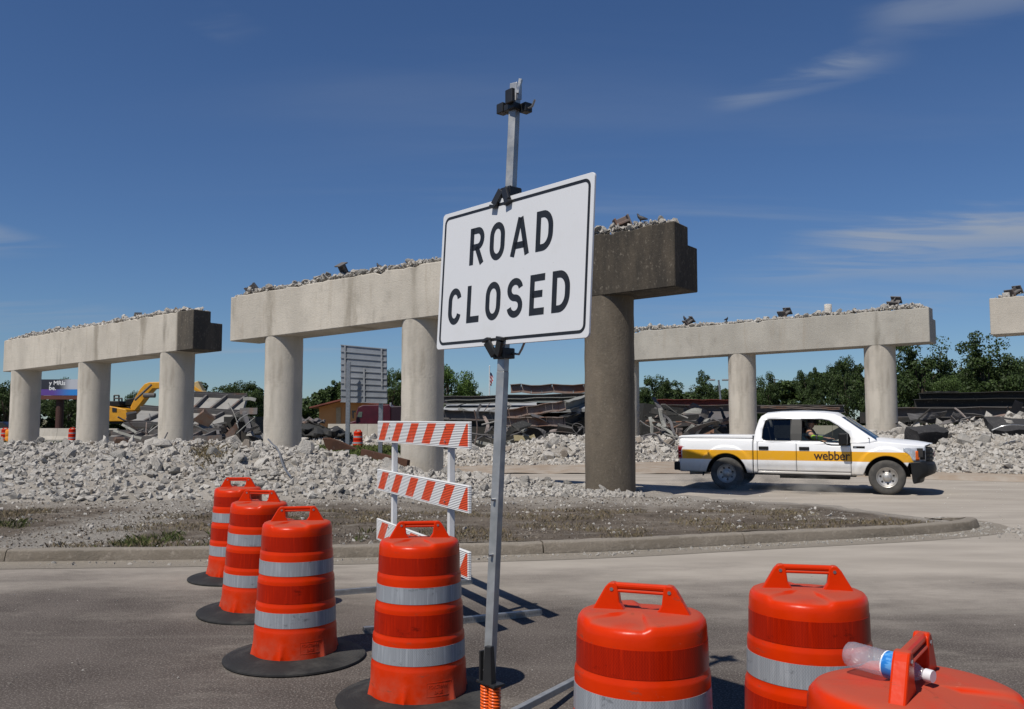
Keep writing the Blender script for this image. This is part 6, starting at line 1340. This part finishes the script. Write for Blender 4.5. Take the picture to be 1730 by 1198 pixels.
# far drums (copies of the near one)
for lab, px, d, g in (('small orange drum before the far wall left of the barricade', 606, 50, 'far drums'), ('small orange drum before the barrier between the left columns', 125, 63, 'far drums'), ('small orange drum at the left edge beside the dark car', 12, 62, 'far drums')):
    o = copy_tree(drum); tag(o, lab, 'traffic drum', g); o.location = ((px-CX)/F_PX*d, d, 0.02); o.rotation_euler = (0, 0, 0.3); o.scale = (1, 1, 1)
# barrels with yellow water caps at the left edge
for k, (px, yy) in enumerate(((22, 61), (29, 61.4))):
    m = MB(); 
    m.lathe([(0, 0), (0.33, 0), (0.36, 0.1), (0.36, 0.42), (0.33, 0.48), (0.36, 0.54), (0.36, 0.85), (0.30, 0.95), (0, 1.0)], 20); o = m.build('crash_barrel', simple('amber_plastic', (0.75, 0.26, 0.01), (0.6, 0.2, 0.01), 0.5, 5), None, smooth=40); o.location = ((px-CX)/F_PX*yy, yy, 0); tag(o, ('amber crash barrel nearest the small orange drum at the left edge', 'amber crash barrel hidden partly by the first left column')[k], 'barrel', 'amber crash barrels')
# dark car at the left edge
car = thing('parked_car', 'dark blue car at the left picture edge beyond the drums', 'car', ((4-CX)/F_PX*76, 76, 0), 0.05)
m = MB(); m.prism([(-2.2, 0.35), (-2.25, 0.8), (-1.5, 0.95), (-0.8, 1.42), (0.6, 1.45), (1.3, 1.0), (2.15, 0.88), (2.25, 0.4)], -0.85, 0.85, 'xz'); m.build('car_body', simple('navy_paint', (0.012, 0.016, 0.035), rough=0.25), car, bevel=0.06)
m = MB(); m.prism([(-1.2, 0.98), (-0.72, 1.34), (0.52, 1.37), (1.05, 1.0)], -0.862, 0.862, 'xz'); m.build('car_window', M_dark, car)
for x in (-1.4, 1.4):
    for y in (-0.8, 0.8): m = MB(); m.lathe([(0, -0.1), (0.32, -0.1), (0.33, 0.1), (0, 0.1)], 20, c=(x, y, 0.33), R=Matrix.Rotation(PI/2, 3, 'X')); m.build('wheel', M_tyre, car)
# small grey sign
gs = thing('small_road_sign', 'back of a small grey road sign at the left edge', 'road sign', ((29-CX)/F_PX*60, 60, 0)); c = at(29, 690, 60)
m = MB(); m.box((0, 0, c.z), (0.56, 0.02, 0.58)); m.build('sign_sheet', M_sgnb, gs); m = MB(); m.bar((-0.06, -0.03, 0), (-0.06, -0.03, c.z+0.25), 0.06, 0.06); m.build('sign_post', M_steel, gs)
# billboard
Yb = 82; bb = thing('billboard', 'billboard with white lettering on a grey and blue picture, on a brown pole', 'billboard', ((97-CX)/F_PX*Yb, Yb, 0)); off = Vector(bb.location); A = at(58, 669, Yb)-off; B = at(160, 669, Yb)-off; zt0 = at(100, 641, Yb).z; zb0_ = at(100, 668, Yb).z
t = NT('billboard_print'); Pb = t.xyz(); g = t.mix(t.ramp(Pb[0], A.x+2.2, B.x-2.2), (0.020, 0.022, 0.032), (0.45, 0.46, 0.50)); bl = t.mix(t.ramp(Pb[0], A.x+1.5, B.x-2.0), (0.10, 0.045, 0.25), (0.02, 0.20, 0.55)); mb_ = t.mix(t.ramp(Pb[2], zb0_+0.55, zb0_+0.58), bl, g)
m = MB(); m.hexa([(A.x, 0, zb0_), (B.x, 0, zb0_), (B.x, 0.3, zb0_), (A.x, 0.3, zb0_), (A.x, 0, zt0), (B.x, 0, zt0), (B.x, 0.3, zt0), (A.x, 0.3, zt0)]); m.build('poster', t.set(mb_, 0.5), bb)
m = MB(); m.box(((A.x+B.x)/2, 0.1, zb0_-0.2), (B.x-A.x, 0.3, 0.36)); m.build('trim_board', simple('brown_board', (0.12, 0.035, 0.02), rough=0.6), bb); m = MB(); m.tube([(0, 0.6, 0), (0, 0.6, zb0_)], 0.35, 14); m.build('pole', simple('brown_pole', (0.06, 0.022, 0.016), rough=0.7), bb)
for txt, x, z, s in (('y MRIs', at(83, 650, Yb).x-off.x, at(83, 650.5, Yb).z, 0.56), ('be.', at(83, 650, Yb).x-off.x, at(83, 659, Yb).z, 0.56)):
    cu = bpy.data.curves.new('lettering', 'FONT'); cu.body = txt; cu.size = s; cu.resolution_u = 2; cu.offset = 0.012; ob = bpy.data.objects.new('lettering', cu); COL.objects.link(ob); me = bpy.data.meshes.new_from_object(ob.evaluated_get(bpy.context.evaluated_depsgraph_get())); bpy.data.objects.remove(ob)
    for v in me.vertices: v.co = (x+v.co.x, -0.012, z+v.co.y)
    mesh_obj('lettering', me, simple('white_print', (0.8, 0.8, 0.8), rough=0.5), bb)
# excavator
Ye = 54; ex = thing('excavator', 'yellow excavator with its boom raised behind the collapsed decks', 'excavator', ((225-CX)/F_PX*Ye, Ye, 0)); off = Vector(ex.location); E = lambda px, py, dy=0: at(px, py, Ye+dy)-off
M_yel = simple('excavator_yellow', (0.62, 0.30, 0.012), (0.50, 0.23, 0.012), 0.45, 3)
def slabpoly(pts, y0, y1, mat, nm, par=ex, bev=0.04):
    m = MB(); m.prism([(E(*p).x, E(*p).z) for p in pts], y0, y1, 'xz'); return m.build(nm, mat, par, bevel=bev)
hs_ = slabpoly([(186, 686), (196, 686), (214, 689), (228, 692), (232, 700), (236, 712), (186, 712)], -1.3, 1.2, M_yel, 'engine_housing'); slabpoly([(187, 695), (193, 695), (193, 706), (187, 706)], -1.33, -1.3, M_black, 'vent', hs_, 0); slabpoly([(206, 689), (213, 690), (213, 696), (206, 696)], -1.33, -1.3, M_black, 'vent', hs_, 0)
slabpoly([(184, 712), (240, 712), (240, 716), (184, 716)], -1.2, 1.2, M_dark, 'turntable'); 
slabpoly([(224, 688), (232, 672), (240, 658), (248, 649), (256, 646), (300, 645), (318, 648), (332, 653), (345, 662), (340, 664), (326, 658), (300, 656), (262, 657), (252, 668), (240, 684), (232, 694), (226, 694)], -0.35, 0.35, M_yel, 'boom'); slabpoly([(326, 648), (337, 644), (345, 660), (352, 668), (344, 668), (334, 660)], -0.3, 0.3, simple('stick_tan', (0.5, 0.36, 0.16), rough=0.6), 'stick')
m = MB(); m.tube([E(228, 676, -0.6), E(256, 650, -0.6)], 0.07, 8); m.tube([E(243, 668, -0.6), E(262, 668, -0.6)], 0.15, 10); m.build('hydraulic_ram', M_grey, ex)
slabpoly([(216, 675), (232, 671), (230, 684), (212, 686)], -0.2, 1.0, M_trim, 'cab_roof'); slabpoly([(190, 678), (212, 678), (214, 687), (188, 687)], -0.9, 0.9, M_trim, 'engine_deck')
m = MB()
for a, b in (((193, 679), (193, 668)), ((201, 679), (201, 668)), ((193, 668), (201, 668)), ((193, 673), (206, 673)), ((206, 673), (206, 679))): m.tube([E(*a), E(*b)], 0.05, 6)
m.build('handrail', M_trim, ex); m = MB(); m.box((0, 0, 0.55), (4.6, 2.8, 0.9)); m.build('tracks', M_dark, ex, bevel=0.2)
# house
Yh = 72; hsx = thing('house', 'low orange house with a red brown gable roof behind the far wall', 'house', ((590-CX)/F_PX*Yh, Yh, 0)); off = Vector(hsx.location); H_ = lambda px, py, dy=0: at(px, py, Yh+dy)-off
wl2 = [(H_(q[0], q[1]).x, H_(q[0], q[1]).z) for q in ((539, 722), (539, 688), (583, 676), (616, 680), (640, 684), (640, 722))]
m = MB(); m.prism(wl2, 0, 8, 'xz'); m.build('house_wall', simple('orange_render', (0.62, 0.29, 0.11), (0.56, 0.25, 0.09), 0.85, 0.8), hsx)
m = MB(); m.prism([(H_(q[0], q[1]).x, H_(q[0], q[1]).z) for q in ((527, 688), (584, 673.5), (650, 683), (650, 685.5), (584, 676), (527, 690))], -1.0, 9, 'xz'); m.build('house_roof', simple('roof_brown', (0.20, 0.055, 0.035), (0.14, 0.04, 0.03), 0.8, 1.5), hsx)
for x0, x1, y0 in ((568, 576, 689), (585, 590, 688)): m = MB(); m.prism([(H_(q[0], q[1]).x, H_(q[0], q[1]).z) for q in ((x0, 722), (x0, y0), (x1, y0-1), (x1, 722))], -0.06, 0.05, 'xz'); m.build('door', simple('pale_door', (0.50, 0.36, 0.22), rough=0.8), hsx)
# articulated lorry cab
Yt = 64; lo = thing('semi_truck', 'maroon lorry cab with sleeper parked behind the far concrete wall', 'lorry', ((640-CX)/F_PX*Yt, Yt, 0)); off = Vector(lo.location); T_ = lambda px, py: (lambda p: (p.x, p.z))(at(px, py, Yt)-off); M_mar = simple('maroon_paint', (0.075, 0.010, 0.018), (0.05, 0.008, 0.014), 0.3, 2)
def lp(pts, y0, y1, mat, nm, bev=0.06, par=lo): m = MB(); m.prism([T_(*p) for p in pts], y0, y1, 'xz'); return m.build(nm, mat, par, bevel=bev)
lp([(607, 698), (610, 688), (618, 684.5), (660, 684), (664, 688), (664, 722), (605, 722)], -1.2, 1.2, M_mar, 'cab'); lp([(588, 722), (590, 715), (606, 710), (607, 722)], -1.0, 1.0, M_mar, 'bonnet'); lp([(664, 687), (684, 686), (684, 718), (664, 718)], -1.15, 1.15, simple('sleeper_dark', (0.022, 0.008, 0.012), rough=0.4), 'sleeper')
lp([(608, 705), (611, 696), (617, 696), (616, 705)], -1.23, -1.2, simple('lorry_glass', (0.10, 0.13, 0.11), rough=0.1), 'side_window', 0); lp([(601, 694), (607, 694), (607, 697), (604, 697), (604, 707), (602, 707)], -1.55, -1.45, M_black, 'mirror', 0); m = MB(); q = T_(663, 684); m.tube([(q[0], -0.9, 0.8), (q[0], -0.9, q[1]+0.15)], 0.08, 10); m.build('exhaust_stack', M_alu, lo)
for x in (595, 650, 672): m = MB(); q = T_(x, 725); m.lathe([(0, -0.15), (0.48, -0.15), (0.5, 0.15), (0, 0.15)], 24, c=(q[0], -0.95, 0.5), R=Matrix.Rotation(PI/2, 3, 'X')); m.build('wheel', M_tyre, lo)
# flag
Yf = 100; fp_ = thing('flagpole', 'white flagpole with a limp striped flag beyond the girder pile', 'flagpole', ((827-CX)/F_PX*Yf, Yf, 0)); zt_f = at(827, 619, Yf).z
m = MB(); m.tube([(0, 0, 0), (0, 0, zt_f)], [0.09, 0.06], 10); m.lathe([(0, 0.1), (0.1, 0), (0, -0.1)], 10, c=(0, 0, zt_f)); m.build('pole', simple('white_pole', (0.7, 0.7, 0.7), rough=0.4), fp_)
t = NT('striped_flag'); Pf = t.xyz(); sd_ = t.ramp(t.math('SINE', t.math('ADD', t.math('MULTIPLY', Pf[2], 14.0), t.math('MULTIPLY', Pf[0], 22.0))), -0.1, 0.1); cf = t.mix(sd_, (0.42, 0.03, 0.05), (0.62, 0.60, 0.60)); zf0 = at(827, 651, Yf).z; zf1 = at(827, 629, Yf).z
cf = t.mix(t.ramp(Pf[2], zf1-0.45, zf1-0.35), cf, (0.04, 0.05, 0.12)); m = MB(); m.grid(lambda u, v: (0.07+u*0.36*(0.45+0.55*math.sin(PI*min(1, (1-v)*1.15))), 0.08*math.sin(u*9+v*4), zf0+(zf1-zf0)*v-0.1*u), 8, 10); m.build('flag', t.set(cf, 0.8), fp_)
# poles
def pole(label, px0, px1, yt, Yp, r, cross=True, head=False):
    a = at(px0, 700, Yp); b = at(px1, yt, Yp); o = thing('utility_pole' if cross else 'light_pole', label, 'pole', (a.x, Yp, 0)); m = MB(); m.tube([(0, 0, 0), (b.x-a.x, 0, b.z)], [r, r*0.7], 8); m.build('pole_shaft', M_bark if cross else M_steel, o)
    if cross:
        for dz in (0.15, 0.55): m = MB(); m.bar((b.x-a.x-0.55, 0, b.z-dz), (b.x-a.x+0.55, 0, b.z-dz), 0.1, 0.1); m.build('cross_arm', M_bark, o)
    if head:
        for sx in (-1, 1): m = MB(); m.box((b.x-a.x+sx*0.45, 0, b.z), (0.4, 0.25, 0.12)); m.build('lamp_head', M_alu, o, bevel=0.03)
pole('distant utility pole with two cross arms in a gap of the trees', 1309, 1309, 640, 120, 0.12); pole('leaning light pole among the trees right of the dark column', 1224, 1214, 642, 60, 0.09, False, True)

# ================================================================ DUST raised by the pickup
t = NT('road_dust'); t.n.remove(t.b); vol = t.n.new('ShaderNodeVolumePrincipled'); P = t.xyz(); nz = t.ramp(t.noise(2.6, 4, 0.6, co=t.coord((0.7, 1, 1.4))), 0.44, 0.72)
fz = t.ramp(P[2], 0.02, 0.50, 1, 0); fy = t.ramp(t.math('ABSOLUTE', t.math('ADD', P[1], 0.95)), 0.2, 0.75, 1, 0); fx = t.math('MULTIPLY', t.ramp(P[0], -3.7, -2.0), t.ramp(P[0], -0.2, 1.4, 1, 0.0))
dn = t.math('MULTIPLY', t.math('MULTIPLY', nz, fz), t.math('MULTIPLY', t.math('MULTIPLY', fy, fx), 4.0))
t.l.new(dn, vol.inputs['Density']); vol.inputs['Color'].default_value = (0.80, 0.75, 0.68, 1); t.l.new(vol.outputs[0], t.out.inputs['Volume'])
m = MB(); m.box((-1.2, -0.95, 0.26), (5.2, 1.6, 0.50)); o = m.build('dust_cloud', t.m); o.location = truck.location; o.rotation_euler = truck.rotation_euler; tag(o, 'thin pale dust blowing up behind the rear wheel of the pickup', 'dust', kind='stuff')
